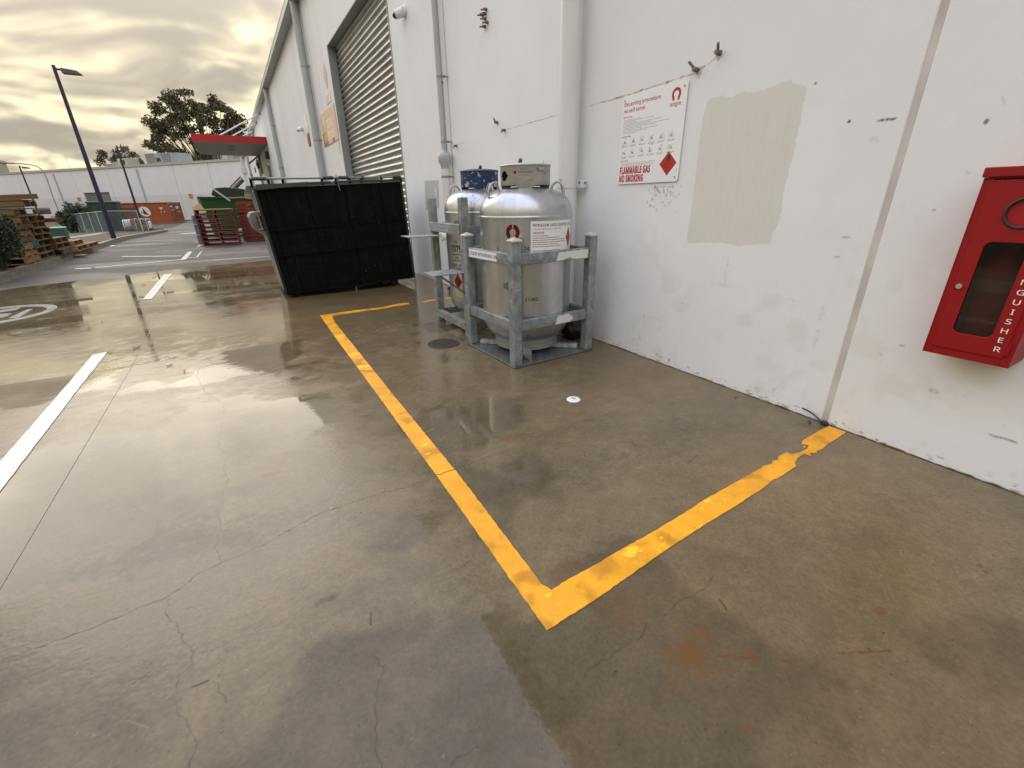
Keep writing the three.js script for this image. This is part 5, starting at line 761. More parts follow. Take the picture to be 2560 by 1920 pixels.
{ // red pallet stacks
  const gA = 'red pallets in the open-ended stack', lA = 'red painted pallet in the stack showing open slots';
  const a = makePallet('red_pallet', lA, 'pallet', 1.10, 1.10, redWood, gA, 'z'), q = mulberry(88);
  for (let k = 0; k < 8; k++) { const o = k ? copy(a, [0, 0, 0], 0) : a; o.position.set(-0.43 + (q() - 0.5) * 0.03 - k * 0.002, k * 0.1395 + 0.001, -18.95 + (q() - 0.5) * 0.03); o.rotation.y = -0.02 + (q() - 0.5) * 0.05; }
  const gB = 'red pallets in the closed-side stack', lB = 'red painted pallet in the stack showing solid side boards';
  const b = makePallet('red_pallet', lB, 'pallet', 1.16, 1.12, redWood, gB, 'x');
  for (let k = 0; k < 9; k++) { const o = k ? copy(b, [0, 0, 0], 0) : b; o.position.set(0.82 + (q() - 0.5) * 0.04, k * 0.1395 + 0.001, -20.0 + (q() - 0.5) * 0.04); o.rotation.y = (q() - 0.5) * 0.05; }
  const [c, x] = canvas(256, 32); x.fillStyle = '#7a2424'; x.fillRect(0, 0, 256, 32); x.fillStyle = '#d8cfcf'; x.font = 'bold 24px sans-serif'; x.fillText('LOSC', 170, 25);
  const s = solo('stencil_board', bx(1.12, 0.085, 0.012), M([1, 1, 1], 0.6, { map: ctex(c) }), 'red board with white stencilled letters on the pallet stack', 'board', [0.82, 1.305, -19.41]);
  const w = solo('wood_sheet', boardG(1.14, 0.018, 1.05), timber[2], 'bare timber sheet lying on the open red pallet stack', 'board', [-0.47, 1.128, -18.97]); w.rotation.y = 0.04;
  const bl = thing('blue_bundle', 'pale blue wrapped bundle beside the red pallets', 'bundle', [-1.02, 0, -19.9]); part('wrap', rb(0.30, 0.95, 0.6, 0, 0.475, 0, 0.04), M([0.22, 0.30, 0.40], 0.5, { map: mottle(77, 0.6, 1, 4, 12) }), bl); part('tie', [bx(0.31, 0.02, 0.61, 0, 0.3, 0), bx(0.31, 0.02, 0.61, 0, 0.65, 0)], M([0.7, 0.7, 0.68], 0.5), bl);
  const p = new THREE.PlaneGeometry(0.12, 0.1, 4, 4); { const pp = p.attributes.position; for (let i = 0; i < pp.count; i++) pp.setZ(i, 0.03 * vn(pp.getX(i) * 40, pp.getY(i) * 40)); p.computeVertexNormals(); }
  solo('plastic_scrap', p, M([0.8, 0.8, 0.8], 0.6, { side: THREE.DoubleSide }), 'white plastic scrap caught between the red pallet stacks', 'litter', [0.19, 0.42, -19.36]);
}
{ // green skip with black lid, cardboard and a propped roll
  const t = thing('green_skip', 'green steel skip with open black lid behind the red pallets', 'skip', [0, 0, 0]), green = M([0.018, 0.090, 0.022], 0.5, { map: mottle(81, 0.75, 1, 5, 5) });
  part('body', hull8([[-0.75, 0.1, -23.2], [1.6, 0.1, -23.2], [1.6, 0.1, -25.2], [-0.75, 0.1, -25.2]], [[-0.93, 1.55, -23.0], [1.7, 1.5, -23.0], [1.7, 1.5, -25.4], [-0.93, 1.55, -25.4]]), green, t);
  part('rim', [bar([-0.95, 1.55, -22.98], [1.7, 1.5, -22.98], 0.06, 0.06), bar([-0.95, 1.55, -22.98], [-0.95, 1.55, -25.4], 0.06, 0.06)], green, t);
  const lp = new THREE.Shape([[0, 0], [0.06, 0.14], [0.16, 0.22], [0.5, 0.245], [1.0, 0.20], [1.42, 0.10], [1.42, -0.10], [0.9, -0.12], [0.2, -0.10]].map(p => new THREE.Vector2(...p)));
  part('lid', new THREE.ExtrudeGeometry(lp, { depth: 1.3, bevelEnabled: true, bevelThickness: 0.03, bevelSize: 0.03, bevelSegments: 3 }).translate(-0.45, 1.66, -24.6), M([0.014, 0.020, 0.017], 0.4), t);
  part('lid_arm', bar([-0.37, 1.86, -22.95], [0.12, 1.40, -22.9], 0.03, 0.07), M([0.45, 0.47, 0.48], 0.4, { metalness: 0.4 }), t);
  part('foot', [bx(0.12, 0.12, 1.8, -0.6, 0.055, -24.2), bx(0.12, 0.12, 1.8, 1.4, 0.055, -24.2)], green, t);
  const card = M([0.40, 0.30, 0.18], 0.85, { map: mottle(83, 0.7, 1, 5, 5) });
  const c1 = solo('cardboard_sheet', hull8([[0, 0, 0], [1.0, 0.02, 0], [1.0, 0.02, -0.8], [0, 0, -0.8]], [[0, 0.05, 0], [1.0, 0.09, 0], [1.0, 0.09, -0.8], [0, 0.05, -0.8]]), card, 'flat cardboard sheet sticking out under the black skip lid', 'cardboard', [0.05, 1.49, -22.94]);
  const c2 = solo('cardboard_box', rb(0.62, 0.26, 0.5, 0, 0, 0, 0.02), card, 'crushed cardboard box at the end of the green skip', 'cardboard', [1.0, 1.56, -23.15]); c2.rotation.z = -0.12;
  const c3 = solo('cardboard_flap', hull8([[0, 0, 0], [0.42, 0.13, 0], [0.42, 0.13, -0.02], [0, 0, -0.02]], [[0, 0.02, 0], [0.45, 0.17, 0], [0.45, 0.17, -0.02], [0, 0.02, -0.02]]), M([0.62, 0.52, 0.36], 0.8), 'pale cardboard flap in front of the green skip side', 'cardboard', [0.38, 1.12, -22.9]);
  const c4 = solo('cardboard_carton', rb(0.3, 0.4, 0.05, 0, 0, 0, 0.01), M([0.55, 0.42, 0.2], 0.8), 'yellowish cardboard panel leaning at the left end of the skip', 'cardboard', [-1.02, 1.1, -22.9]); c4.rotation.z = 0.5;
  const r = thing('awning_roll', 'rolled striped awning propped up out of the green skip', 'awning', [-0.12, 1.55, -24.0], 0); r.rotation.z = -0.86 + 0.0;
  part('roll', [rb(0.11, 1.2, 0.16, 0, 0.6, 0, 0.05)], M([0.42, 0.40, 0.34], 0.7), r); part('edge_strip', [rb(0.10, 1.16, 0.14, 0.10, 0.58, 0, 0.04)], M([0.035, 0.03, 0.06], 0.6), r); part('edge_strip', [rb(0.03, 1.18, 0.16, -0.07, 0.6, 0, 0.012)], M([0.09, 0.10, 0.09], 0.6), r); part('cord', tube([[0.10, 1.16, 0.08], [0.16, 1.20, 0.08], [0.24, 1.12, 0.08]], 0.008, 10, 6), M([0.6, 0.6, 0.6], 0.6), r);
}
// ---------- lamp posts ----------
const lampBlue = M([0.018, 0.016, 0.045], 0.4), lampHead = M([0.045, 0.045, 0.05], 0.4);
{
  const t = thing('lamp_post', 'dark blue lamp post in the mulch bed beside the kerb', 'lamp post', [-4.06, 0.1, -23.3], 0, 'dark blue square-headed lamp posts');
  part('pole', cy(0.085, 0.05, 5.62, 0, 2.81, 0, 16), lampBlue, t); part('base_plate', rb(0.26, 0.03, 0.26, 0, 0.015, 0), lampBlue, t); part('arm', rod([0, 5.52, 0], [0.28, 5.5, 0], 0.03, 10), lampBlue, t);
  const h = part('lamp_head', hull8([[0.18, 5.40, 0.16], [0.70, 5.40, 0.13], [0.70, 5.40, -0.13], [0.18, 5.40, -0.16]], [[0.18, 5.54, 0.14], [0.58, 5.50, 0.12], [0.58, 5.50, -0.12], [0.18, 5.54, -0.14]]), lampHead, t); part('lens', bx(0.36, 0.012, 0.2, 0.44, 5.393, 0), M([0.25, 0.25, 0.24], 0.3), h);
  copy(t, [-5.72, gy(-43.5), -43.5], 0, 'dark blue lamp post standing behind the cardboard bale'); copy(t, [-14.95, gy(-59) - 0.05, -59], 0, 'dark blue lamp post in front of the far white wall beyond the pallets');
  const c = thing('curved_lamp_post', 'thin grey street lamp with curved arm before the far wall', 'lamp post', [-15.6, -0.95, -68]);
  part('pole', tube([[0, 0, 0], [0, 3, 0], [0, 5.7, 0], [-0.3, 6.15, 0], [-1.2, 6.38, 0], [-1.9, 6.42, 0]], 0.05, 40, 8), M([0.25, 0.26, 0.26], 0.5), c); part('lamp_head', rb(0.95, 0.12, 0.25, -2.3, 6.43, 0, 0.05), M([0.14, 0.12, 0.10], 0.5), c);
}
// ---------- far white warehouse across the yard ----------
{
  const t = thing('far_warehouse', 'long low white warehouse with grey doors across the yard', 'building', [3.3, -0.9, -81.7], Math.PI - Math.atan2(0.760, 0.650));
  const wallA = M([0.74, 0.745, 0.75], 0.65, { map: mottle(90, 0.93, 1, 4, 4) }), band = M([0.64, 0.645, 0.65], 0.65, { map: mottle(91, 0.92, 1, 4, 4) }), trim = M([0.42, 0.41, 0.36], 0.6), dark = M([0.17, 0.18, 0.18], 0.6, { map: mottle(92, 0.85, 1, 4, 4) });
  const js = [-0.05, 7.14, 14.6, 22.6, 29.9, 38.9, 46.5, 54.2, 62, 70, 78], Y = 8.1;
  const doors = [[9.0, 11.2, 3.3], [31.05, 37.7, 4.5], [55.8, 66, 4.1]];
  for (let i = 0; i + 1 < js.length; i++) {
    let a = js[i] + 0.03, b = js[i + 1] - 0.03, cut = [a]; const ds = doors.filter(d => d[0] < b && d[1] > a);
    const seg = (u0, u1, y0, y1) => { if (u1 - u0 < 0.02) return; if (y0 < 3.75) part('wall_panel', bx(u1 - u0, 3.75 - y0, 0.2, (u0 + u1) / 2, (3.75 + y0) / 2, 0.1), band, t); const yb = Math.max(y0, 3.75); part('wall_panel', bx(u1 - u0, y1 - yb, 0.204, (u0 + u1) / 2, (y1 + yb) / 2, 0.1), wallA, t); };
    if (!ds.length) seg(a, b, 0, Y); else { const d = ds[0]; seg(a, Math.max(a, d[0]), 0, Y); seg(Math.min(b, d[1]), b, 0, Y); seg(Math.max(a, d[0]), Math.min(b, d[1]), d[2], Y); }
    part('panel_joint', bx(0.06, Y, 0.02, js[i + 1], Y / 2, 0.03), dark, t);
  }
  for (const d of doors) part('door', bx(d[1] - d[0] - 0.02, d[2], 0.05, (d[0] + d[1]) / 2, d[2] / 2, 0.22), dark, t, 'grey roller door');
  part('parapet_flashing', bx(78, 0.32, 0.34, 38.9, Y + 0.1, 0.05), trim, t);
  part('downpipe', [bx(0.22, 7.6, 0.16, 22.6, 3.9, -0.1)], pipeGrey, t); part('downpipe', [bx(0.2, 7.6, 0.16, 43.8, 3.9, -0.1)], pipeGrey, t);
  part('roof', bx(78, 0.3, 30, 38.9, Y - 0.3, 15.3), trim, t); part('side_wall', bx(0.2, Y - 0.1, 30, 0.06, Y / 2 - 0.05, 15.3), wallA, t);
  const rot = t.rotation.y, P3 = (u, y, w) => [3.3 + Math.cos(rot) * u + Math.sin(rot) * w, y - 0.9, -81.7 - Math.sin(rot) * u + Math.cos(rot) * w];
  for (const [u, l] of [[39.4, 'orange square sign on the far wall left of the grey door'], [12.3, 'orange square sign on the far wall above the container']]) { const s = thing('orange_sign', l, 'sign', P3(u, 3.2, -0.02), rot); part('board', rb(0.78, 0.62, 0.05, 0, 0.31, -0.03, 0.01), M([0.42, 0.20, 0.03], 0.6), s); part('batten', bx(0.6, 0.06, 0.03, 0, 0.31, -0.002), boltMat, s); }
  const unit = (u, w, h, d, dep, l, pieces) => { const s = thing('air_conditioner', l, 'air conditioner', P3(u, Y + 0.0, dep), rot); part('plinth', bx(w, 0.7, d, 0, 0.30, 0), M([0.3, 0.3, 0.3], 0.6), s); pieces.forEach(([a, b, y0, y1, c]) => part('cabinet', rb(b - a, y1 - y0, d - 0.02, (a + b) / 2, 0.6 + (y0 + y1) / 2, 0, 0.03), M(c, 0.55, { map: mottle(95, 0.85, 1, 3, 3) }), s)); return s; };
  const g1 = [0.34, 0.37, 0.37], g2 = [0.22, 0.25, 0.27], g3 = [0.5, 0.5, 0.42], dk = [0.04, 0.035, 0.045];
  const a1 = unit(20.4, 7.4, 2, 2.5, 4.2, 'large grey rooftop air conditioner with several cabinets', [[-3.7, -2.0, 0, 1.35, g1], [-1.95, -0.2, 0, 1.4, g2], [-0.15, 1.6, 0, 1.45, g1], [1.65, 3.7, 0, 1.5, g2]]);
  part('hatch', bx(0.9, 0.5, 0.06, 0.8, 1.1, -1.27), M(dk, 0.6), a1);
  const a2 = unit(33.2, 5.6, 1, 2.2, 5, 'low rooftop air conditioner with a dark intake behind the lamp post', [[-2.8, -0.6, 0, 1.15, g3], [-0.55, 1.0, 0, 0.6, g1], [1.05, 2.8, 0, 0.45, g2]]);
  part('intake', bx(1.1, 0.7, 0.06, -1.9, 1.15, -1.12), M(dk, 0.6), a2);
  const a3 = unit(6.0, 7.4, 1, 2.2, 4.5, 'row of rooftop condenser units under the canopy edge', [[-3.6, -2.6, 0, 0.8, g1], [-2.2, -0.6, 0, 1.2, g2], [-0.5, 0.5, 0, 1.35, g1], [0.6, 1.8, 0, 1.25, g3], [2.0, 3.7, 0, 1.2, g1]]);
  for (const x of [2.35, 2.9, 3.4]) part('intake', bx(0.36, 1.0, 0.06, x, 1.2, -1.12), M(dk, 0.6), a3);
  const m = thing('roof_aerial', 'thin aerial pole on the far roof', 'aerial', P3(44.2, Y, 3)); part('mast', rod([0, -0.3, 0], [0, 2.6, 0], 0.035, 6), M([0.3, 0.28, 0.25], 0.6), m); part('guy_stub', rod([2.8, -0.3, 0], [2.8, 2.3, 0], 0.03, 6), M([0.3, 0.28, 0.25], 0.6), m);
  const bk = thing('distant_building', 'distant low building with a plain parapet behind the far warehouse', 'building', [-70, -0.9, -165]); part('wall', bx(50, 12.6, 8, 0, 6.3, 0), M([0.33, 0.32, 0.25], 0.7), bk); part('parapet', bx(50.4, 0.5, 8.4, 0, 12.8, 0), trim, bk); part('vent_opening', bx(3.0, 1.0, 0.1, 2, 10.8, 4.02), M([0.08, 0.07, 0.07], 0.6), bk);
}
{ // shipping container
  const t = thing('shipping_container', 'rusty orange shipping container with white sail emblem by the far wall', 'container', [-6.9, -0.9, -78.2], 0.0);
  const rust = M([1, 1, 1], 0.6, { map: (() => { const [c] = pix(512, 256, (i, j) => { const n = fbm(i / 40, j / 40, 4), s = fbm(i / 6, j / 60, 3), v = lerp(0.8, 1.1, n) * lerp(0.92, 1.05, s); return [clamp8(150 * v), clamp8(78 * v), clamp8(40 * v)]; }); return ctex(c); })() });
  const L = 6.06, Hc = 2.59, Wd = 2.44, dirL = [-0.995, -0.10], dirR = [0.50, -0.866];      // side runs left, door end runs back to the right
  const side = [], n = 44; for (let i = 0; i < n; i++) { const s0 = i / n * L, s1 = (i + 1) / n * L, d0 = [0, 0, 0.036, 0.036][i % 4], d1 = [0, 0.036, 0.036, 0][i % 4] , f = (s, d, y) => [dirL[0] * s + 0.1 * d, y, dirL[1] * s - d]; side.push([f(s1, [0, 0.036, 0.036, 0][i % 4] && d1, 0.16), f(s0, i % 4 === 0 ? 0 : i % 4 === 1 ? 0 : 0.036, 0.16), f(s0, i % 4 === 0 ? 0 : i % 4 === 1 ? 0 : 0.036, Hc - 0.1), f(s1, d1, Hc - 0.1)]); }
  part('side_wall', quads(side), rust, t);
  const fr = (a, b, w) => bar(a, b, w, w);
  part('frame', [fr([0, 0.08, 0.02], [dirL[0] * L, 0.08, dirL[1] * L + 0.02], 0.16), fr([0, Hc - 0.05, 0.02], [dirL[0] * L, Hc - 0.05, dirL[1] * L + 0.02], 0.1), fr([0, 0, 0], [0, Hc, 0], 0.16), fr([dirL[0] * L, 0, dirL[1] * L], [dirL[0] * L, Hc, dirL[1] * L], 0.16), fr([0, 0.08, 0], [dirR[0] * Wd, 0.08, dirR[1] * Wd], 0.16), fr([0, Hc - 0.06, 0], [dirR[0] * Wd, Hc - 0.06, dirR[1] * Wd], 0.12), fr([dirR[0] * Wd, 0, dirR[1] * Wd], [dirR[0] * Wd, Hc, dirR[1] * Wd], 0.14)], rust, t);
  const dm = M([0.26, 0.085, 0.035], 0.6, { map: mottle(99, 0.65, 1, 6, 10) });
  for (const k of [0, 1]) { const a = 0.1 + k * 1.15, b = a + 1.1, p = (s, y, o = 0) => [dirR[0] * s + 0.866 * o, y, dirR[1] * s + 0.5 * o]; const d = part('door', hull8([p(a, 0.17, 0.0), p(b, 0.17, 0.0), p(b, 0.17, -0.05), p(a, 0.17, -0.05)], [p(a, Hc - 0.13, 0.0), p(b, Hc - 0.13, 0.0), p(b, Hc - 0.13, -0.05), p(a, Hc - 0.13, -0.05)]), dm, t); for (const s of [0.3, 0.8]) part('lock_bar', rod(p(a + s, 0.2, 0.04), p(a + s, Hc - 0.16, 0.04), 0.025, 6), M([0.20, 0.10, 0.06], 0.6), d); part('placard', bar(p(a + 0.12, 2.05 - k * 0.1, 0.03), p(a + 0.62, 2.05 - k * 0.1, 0.03), 0.02, 0.16 + k * 0.2), M([0.55, 0.52, 0.48], 0.6), d); part('placard', bar(p(a + 0.2, 1.62 - k * 0.2, 0.03), p(a + 0.9, 1.62 - k * 0.2, 0.03), 0.02, 0.07), M([0.5, 0.47, 0.43], 0.6), d); }
  part('roof', quads([[[0, Hc, 0], [dirR[0] * Wd, Hc, dirR[1] * Wd], [dirR[0] * Wd + dirL[0] * L, Hc, dirR[1] * Wd + dirL[1] * L], [dirL[0] * L, Hc, dirL[1] * L]]]), dm, t);
  const fl = (pts, o, m, label) => { const s = new THREE.Shape(pts.map(p => new THREE.Vector2(...p))); const g = new THREE.ExtrudeGeometry(s, { depth: 0.006, bevelEnabled: false }).rotateY(-Math.atan2(0.10, 0.995)); return part('emblem', g.translate(0, 0, o), m, t, label); };
  const el = []; for (let k = 0; k < 24; k++) { const a = k / 24 * 6.283; el.push([-2.75 + 0.62 * Math.cos(a) + (Math.sin(a) < 0 ? 0.1 : 0), 1.50 + 0.62 * Math.sin(a)]); }
  fl(el, 0.045, M([0.62, 0.60, 0.56], 0.6), 'white round emblem'); fl([[-2.85, 2.0], [-2.35, 1.05], [-2.9, 1.2]], 0.053, M([0.035, 0.035, 0.04], 0.6), 'dark sail shape'); fl([[-3.05, 1.62], [-2.95, 1.25], [-3.12, 1.28]], 0.053, M([0.08, 0.07, 0.07], 0.6));
  for (const [x, y, w, h] of [[-1.05, 1.86, 0.42, 0.10], [-0.95, 1.72, 0.24, 0.12], [-0.98, 1.35, 0.12, 0.14], [-0.62, 1.35, 0.10, 0.14]]) fl([[x, y], [x + w, y], [x + w, y + h], [x, y + h]], 0.045, M([0.58, 0.55, 0.5], 0.6));
}
// ---------- fence, gate, bales, cages ----------
{
  const wire = M([0.14, 0.17, 0.16], 0.6), mint = M([0.34, 0.42, 0.39], 0.5);
  const fence = (pts, label) => {
    const t = thing('wire_fence', label, 'fence'), w = []; const Hf = 1.2;
    for (let i = 0; i + 1 < pts.length; i++) {
      const [ax, az] = pts[i], [bx2, bz] = pts[i + 1], L = Math.hypot(bx2 - ax, bz - az), n = Math.max(1, Math.round(L / 2.4)), at = s => [lerp(ax, bx2, s / L), lerp(az, bz, s / L)];
      for (let k = 0; k <= n; k++) { const [x, z] = at(k * L / n); part('post', cy(0.025, 0.025, Hf + 0.1, x, gy(z) + 0.1 + Hf / 2, z, 8), mint, t); }
      part('top_rail', rod([ax, gy(az) + Hf + 0.1, az], [bx2, gy(bz) + Hf + 0.1, bz], 0.02, 6), mint, t);
      for (let s = -Hf; s < L; s += 0.11) for (const d of [0, 1]) { const s0 = Math.max(0, s), s1 = Math.min(L, s + Hf); if (s1 - s0 < 0.05) continue; const y0 = s0 - s, y1 = s1 - s, A = at(s0), B = at(s1); const ya = d ? Hf - y0 : y0, yb = d ? Hf - y1 : y1; w.push(bar([A[0], gy(A[1]) + 0.1 + ya, A[1]], [B[0], gy(B[1]) + 0.1 + yb, B[1]], 0.0045, 0.0045)); }
    }
    part('wire_mesh', w, wire, t);
  };
  fence([[-6.0, -34.6], [-12.5, -52]], 'chain wire fence running away behind the lamp post along the lawn');
  fence([[-6.0, -34.6], [-4.9, -36.8]], 'short return of chain wire fence with pale green rail by the bales');
  const g = thing('mesh_gate', 'dark weathered slatted gate panel behind the bales', 'gate', [-6.75, gy(-44), -44.2]); part('frame', [bx(2.0, 0.06, 0.05, 0, 1.62, 0), bx(2.0, 0.06, 0.05, 0, 0.2, 0), bx(0.06, 1.6, 0.05, -1, 0.85, 0), bx(0.06, 1.6, 0.05, 1, 0.85, 0)], M([0.03, 0.03, 0.03], 0.6), g); for (let k = 0; k < 16; k++) part('slat', bx(0.07, 1.35, 0.02, -0.92 + k * 0.122, 0.9, 0), M([0.055, 0.06, 0.05], 0.7), g);
  for (const [x, z, w, h, l] of [[-7.4, -43.0, 1.5, 2.0, 'dark green tarpaulin covered stack left of the bale'], [-8.0, -46.5, 1.8, 2.1, 'dark green storage tank behind the fence corner']]) { const s = thing('covered_stack', l, 'stack', [x, gy(z), z]); part('cover', rb(w, h, 1.2, 0, h / 2, 0, 0.12), M([0.035, 0.055, 0.045], 0.7, { map: mottle(66, 0.5, 1, 5, 5) }), s); part('top_sheet', rb(w + 0.1, 0.12, 1.3, 0, h + 0.02, 0, 0.05), M([0.07, 0.10, 0.09], 0.7), s); }
  const b = thing('cardboard_bale', 'strapped bale of brown cardboard on a pallet at the kerb end', 'bale', [-5.18, gy(-39.6) + 0.16, -39.6]);
  const bg = new RoundedBoxGeometry(1.05, 0.68, 0.8, 6, 0.08); { const p = bg.attributes.position; for (let i = 0; i < p.count; i++) { const x = p.getX(i), y = p.getY(i), z = p.getZ(i); p.setXYZ(i, x + 0.08 * (fbm(y * 5 + 2, z * 5, 3) - 0.5), y + 0.1 * (fbm(x * 6, z * 5, 3) - 0.5), z + 0.1 * (fbm(x * 7 + 9, y * 6, 3) - 0.5)); } bg.computeVertexNormals(); }
  part('bale', bg.translate(0, 0.36, 0), M([0.36, 0.26, 0.16], 0.85, { map: mottle(55, 0.35, 1, 10, 8) }), b); for (const x of [-0.3, 0, 0.3]) part('strap', bx(0.02, 0.74, 0.9, x, 0.36, 0), M([0.75, 0.74, 0.7], 0.6), b); part('plastic_wad', rb(0.2, 0.5, 0.2, 0.46, 0.32, 0.42, 0.09), M([0.6, 0.58, 0.72], 0.5), b);
  const pl = copy(scene.getObjectByName('timber_pallet'), [-5.15, gy(-39.6) + 0.01, -39.6], 0.05, 'timber pallet carrying the cardboard bale at the kerb end'); delete pl.userData.group;
  const c = thing('plastic_bale', 'round white bale of wrapped plastic film beside the cardboard', 'bale', [-5.98, gy(-40.4), -40.4]);
  const cg = new THREE.CylinderGeometry(0.38, 0.38, 0.62, 36, 6).rotateZ(Math.PI / 2).translate(0, 0.46, 0); part('film', cg, M([0.62, 0.64, 0.66], 0.4, { map: mottle(57, 0.3, 1, 14, 3) }), c); for (let k = 0; k < 6; k++) part('wrap_band', new THREE.TorusGeometry(0.385, 0.016, 6, 30).rotateY(Math.PI / 2).translate(-0.26 + k * 0.105, 0.46, 0), M([0.72, 0.74, 0.76], 0.4), c); part('skid', bx(0.75, 0.09, 0.6, 0, 0.045, 0), M([0.05, 0.05, 0.05], 0.7), c);
}
// ---------- vegetation ----------
function leaves(n, size, place, seed, aspect = 0.45) {
  const q = mulberry(seed), pos = new Float32Array(n * 18), v = new THREE.Vector3(), a = new THREE.Vector3(), b = new THREE.Vector3(); let o = 0;
  for (let i = 0; i < n; i++) {
    place(q, v); const s = size * (0.6 + 0.8 * q()); a.set(q() - 0.5, q() - 0.5, q() - 0.5).normalize(); b.set(q() - 0.5, q() - 0.5, q() - 0.5).cross(a).normalize().multiplyScalar(s * aspect); a.multiplyScalar(s);
    const A = [v.x - a.x, v.y - a.y, v.z - a.z], B = [v.x + b.x, v.y + b.y, v.z + b.z], C = [v.x + a.x, v.y + a.y, v.z + a.z], D = [v.x - b.x, v.y - b.y, v.z - b.z];
    for (const p of [A, B, C, A, C, D]) { pos[o++] = p[0]; pos[o++] = p[1]; pos[o++] = p[2]; }
  }
  const g = new THREE.BufferGeometry(); g.setAttribute('position', new THREE.BufferAttribute(pos, 3)); g.computeVertexNormals(); g.setAttribute('uv', new THREE.BufferAttribute(new Float32Array(n * 12), 2)); return g;
}
const leafMat = (c) => new THREE.MeshPhysicalMaterial({ color: col(...c), roughness: 0.75, side: THREE.DoubleSide });
function limb(a, b, r0, r1, bend, q) { const m = [lerp(a[0], b[0], 0.5) + (q() - 0.5) * bend, lerp(a[1], b[1], 0.5) + (q() - 0.5) * bend * 0.5, lerp(a[2], b[2], 0.5) + (q() - 0.5) * bend], c = new THREE.CatmullRomCurve3([a, m, b].map(p => new THREE.Vector3(...p))), g = new THREE.TubeGeometry(c, 8, 1, 6), p = g.attributes.position, n = 7; for (let i = 0; i < p.count; i++) { const k = Math.floor(i / n) / 8, ce = c.getPointAt(k), r = lerp(r0, r1, k); p.setXYZ(i, ce.x + (p.getX(i) - ce.x) * r, ce.y + (p.getY(i) - ce.y) * r, ce.z + (p.getZ(i) - ce.z) * r); } return g; }
function tree(name, label, base, trunkTop, clumps, leafSize, per, seed, c, group) {
  const t = thing(name, label, 'tree', base, 0, group), q = mulberry(seed), bark = M([0.22, 0.17, 0.13], 0.85, { map: mottle(33, 0.5, 1, 4, 14) });
  part('trunk', limb([0, 0, 0], trunkTop, 0.42, 0.26, 0.6, q), bark, t);
  const L = []; clumps.forEach((k, i) => { const hub = [lerp(trunkTop[0], k[0], 0.45) + (q() - 0.5), lerp(trunkTop[1], k[1], 0.35), lerp(trunkTop[2], k[2], 0.4) + (q() - 0.5)]; if (i % 2 === 0) L.push(limb(trunkTop, hub, 0.2, 0.11, 0.8, q)); L.push(limb(hub, [k[0], k[1] - k[4] * 0.2, k[2]], 0.10, 0.03, 0.9, q)); });
  part('limb', L, bark, t);
  const ls = clumps.map((k, i) => leaves(Math.round(per * k[3] * k[4]), leafSize, (qq, v) => { const u = qq() * 2 - 1, a = qq() * 6.283, r = Math.pow(qq(), 0.45), s = Math.sqrt(1 - u * u); v.set(k[0] + k[3] * r * s * Math.cos(a), k[1] + k[4] * r * u - 0.25 * k[4] * r * s, k[2] + k[3] * r * s * Math.sin(a)); }, seed * 100 + i));
  part('crown', ls, leafMat(c), t);
}
{
  // wide gum tree behind the far warehouse; clumps: x, y, z, radius, half height
  const q = mulberry(404), cl = [];
  const spots = [[-3.5, 8.2], [-5.6, 6.2], [-5.0, 9.2], [-2.0, 10.6], [-0.6, 11.6], [-3.4, 10.9], [1.0, 11.0], [2.6, 10.6], [4.2, 10.2], [5.7, 9.3], [6.9, 8.0], [8.2, 6.6], [8.9, 5.4], [-6.6, 5.2], [-7.2, 4.0], [-5.4, 4.2], [-4.2, 3.2], [-3.2, 5.6], [-1.6, 7.0], [0.4, 7.6], [-1.0, 4.8], [0.9, 5.4], [2.6, 7.4], [4.4, 6.6], [2.8, 5.2], [5.8, 6.4], [7.2, 5.0], [-0.6, 2.6], [-2.0, 1.4], [0.6, 1.0], [-3.3, -0.4], [1.2, 3.2], [3.4, 3.4], [5.2, 4.2], [-2.2, 8.8], [1.9, 8.9], [-0.2, 9.4], [-4.3, 7.4], [4.9, 8.2], [6.4, 3.6], [-1.4, -0.6], [-6.0, 7.6]];
  for (const [x, y] of spots) for (let k = 0; k < 3; k++) cl.push([x + (q() - 0.5) * 1.5, y * 1.06 + 7.4 + (q() - 0.5) * 1.2, (q() - 0.5) * 7, 0.75 + 0.65 * q(), 0.55 + 0.5 * q()]);
  tree('gum_tree', 'wide gum tree with dark open crown behind the far white warehouse', [-1.6, -0.9, -106], [0.6, 6.2, 0], cl, 0.27, 150, 7, [0.085, 0.076, 0.034]);
  const sm = []; for (const [x, y] of [[-0.4, 9.0], [0.7, 9.8], [1.6, 8.9], [-1.2, 8.2], [0.2, 8.2], [2.2, 8.0], [-2.3, 8.9], [-2.8, 8.2]]) for (let k = 0; k < 2; k++) sm.push([x + (q() - 0.5) * 0.6, y + (q() - 0.5) * 0.6, (q() - 0.5) * 2, 0.6 + 0.4 * q(), 0.5 + 0.35 * q()]);
  tree('young_tree', 'sparse small tree behind the far roof beside the air conditioner', [-15.2, -0.9, -118], [0, 6.5, 0], sm.map(k => [k[0] * 1.2, k[1] * 1.3 - 0.4, k[2], k[3], k[4]]), 0.24, 130, 8, [0.085, 0.06, 0.03]);
}
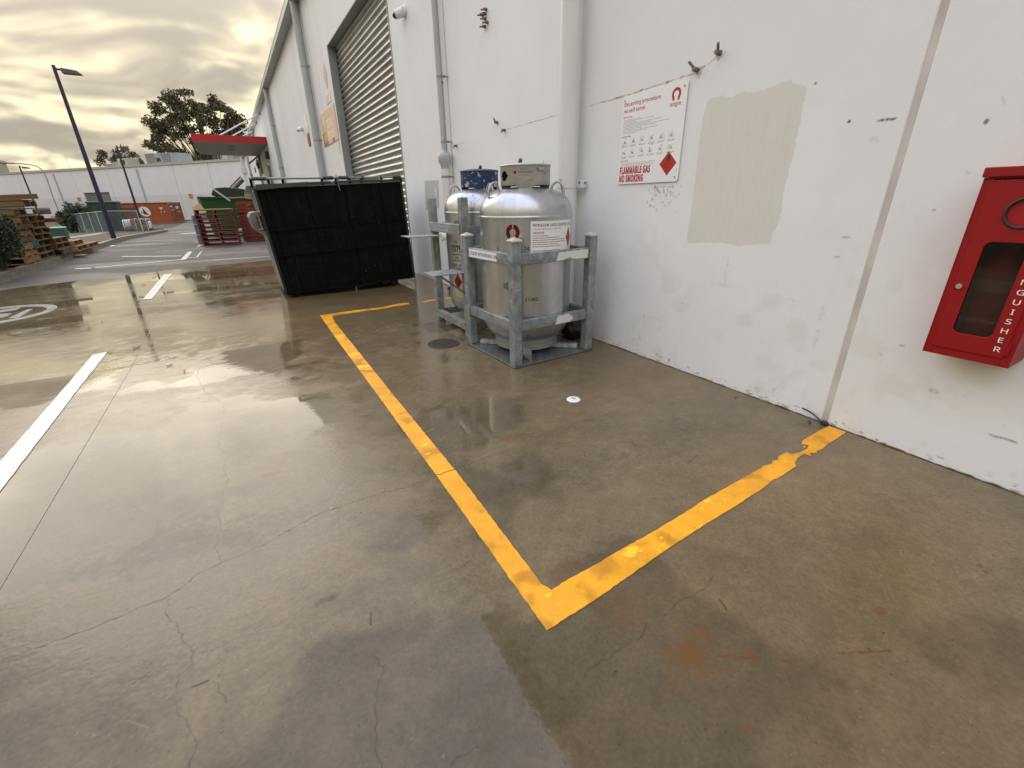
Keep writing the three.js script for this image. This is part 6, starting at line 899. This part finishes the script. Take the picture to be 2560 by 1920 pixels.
function bush(name, label, pos, rx, ry, rz, n, size, seed, c, cat = 'shrub') {
  const t = thing(name, label, cat, pos), q = mulberry(seed), lobes = []; for (let k = 0; k < 26; k++) { const a = q() * 6.283, r = Math.sqrt(q()) * 0.72; lobes.push([rx * r * Math.cos(a), ry * (0.35 + 0.95 * q() * (1 - 0.45 * r)), rz * r * Math.sin(a), 0.20 + 0.18 * q()]); }
  const st = lobes.slice(0, 9).map(l => limb([0, 0, 0], [l[0], l[1], l[2]], 0.03, 0.01, 0.1, q)); part('stem', st, M([0.08, 0.06, 0.04], 0.9), t);
  part('foliage', leaves(n, size, (qq, v) => { const l = lobes[Math.floor(qq() * 26)], u = qq() * 2 - 1, a = qq() * 6.283, r = Math.pow(qq(), 0.35), s = Math.sqrt(1 - u * u), R0 = l[3]; v.set(l[0] + rx * R0 * r * s * Math.cos(a), Math.max(0.04, l[1] + ry * R0 * 1.1 * r * u), l[2] + rz * R0 * r * s * Math.sin(a)); }, seed + 1, 0.5), leafMat(c), t);
}
bush('shrub', 'dense dark green shrub beside the pallet heap at the kerb', [-4.10, 0.12, -12.95], 0.58, 0.82, 0.55, 12000, 0.028, 21, [0.030, 0.048, 0.017]);
bush('shrub', 'dark green shrub standing closest along the kerb', [-4.85, 0.08, -11.9], 0.8, 0.85, 0.7, 11000, 0.028, 25, [0.030, 0.048, 0.017]);
bush('hedge_bush', 'rounded grey green bush on the lawn behind the wire fence', [-9.2, -0.5, -44], 1.35, 1.55, 1.2, 7000, 0.07, 31, [0.04, 0.055, 0.032], 'bush');
bush('hedge_bush', 'second grey green bush beyond the lawn beside the grey door', [-7.9, -0.55, -46], 1.2, 1.5, 1.2, 6000, 0.07, 35, [0.04, 0.055, 0.032], 'bush');
// ---------- litter on the apron ----------
{
  const q = mulberry(1212), leafG = (s) => { const g = new THREE.CircleGeometry(s, 7), p = g.attributes.position; for (let i = 0; i < p.count; i++) p.setXYZ(i, p.getX(i) * 1.7, p.getY(i) * 0.6, 0.25 * s * Math.sin(i * 1.7) + 0.2 * s); g.rotateX(-Math.PI / 2); g.computeVertexNormals(); return g; };
  const lm = M([0.055, 0.035, 0.022], 0.8, { side: THREE.DoubleSide });
  for (const [x, z, s] of [[-1.58, -6.9, 0.03], [-2.35, -6.8, 0.03], [-1.55, -9.9, 0.05], [-1.5, -10.9, 0.06], [-1.42, -8.6, 0.06], [-1.40, -8.15, 0.05], [-0.72, -4.55, 0.04], [-1.05, -5.35, 0.05], [2.66, -1.55, 0.022], [2.70, -1.1, 0.03], [-0.6, -4.3, 0.03], [-1.24, -5.3, 0.03]]) { const o = solo('dead_leaf', leafG(s * 0.45), lm, 'dark dead leaf lying on the wet concrete', 'leaf', [x, 0.006, z], 'dead leaves scattered on the wet concrete'); o.rotation.y = q() * 6; }
  const tw = thing('twig', 'dark curled twig at the foot of the wall joint', 'twig', [2.745, 0.0, -1.09]); part('stem', tube([[-0.02, 0.02, 0.04], [-0.005, 0.035, 0.0], [0.0, 0.05, -0.05], [0.005, 0.052, -0.09]], 0.005, 16, 6), M([0.05, 0.035, 0.025], 0.8), tw); part('clod', new THREE.IcosahedronGeometry(0.02, 1).scale(0.8, 0.8, 1.2).translate(-0.005, 0.014, 0.05), M([0.04, 0.03, 0.02], 0.9), tw);
}
renderer.render(scene, camera);
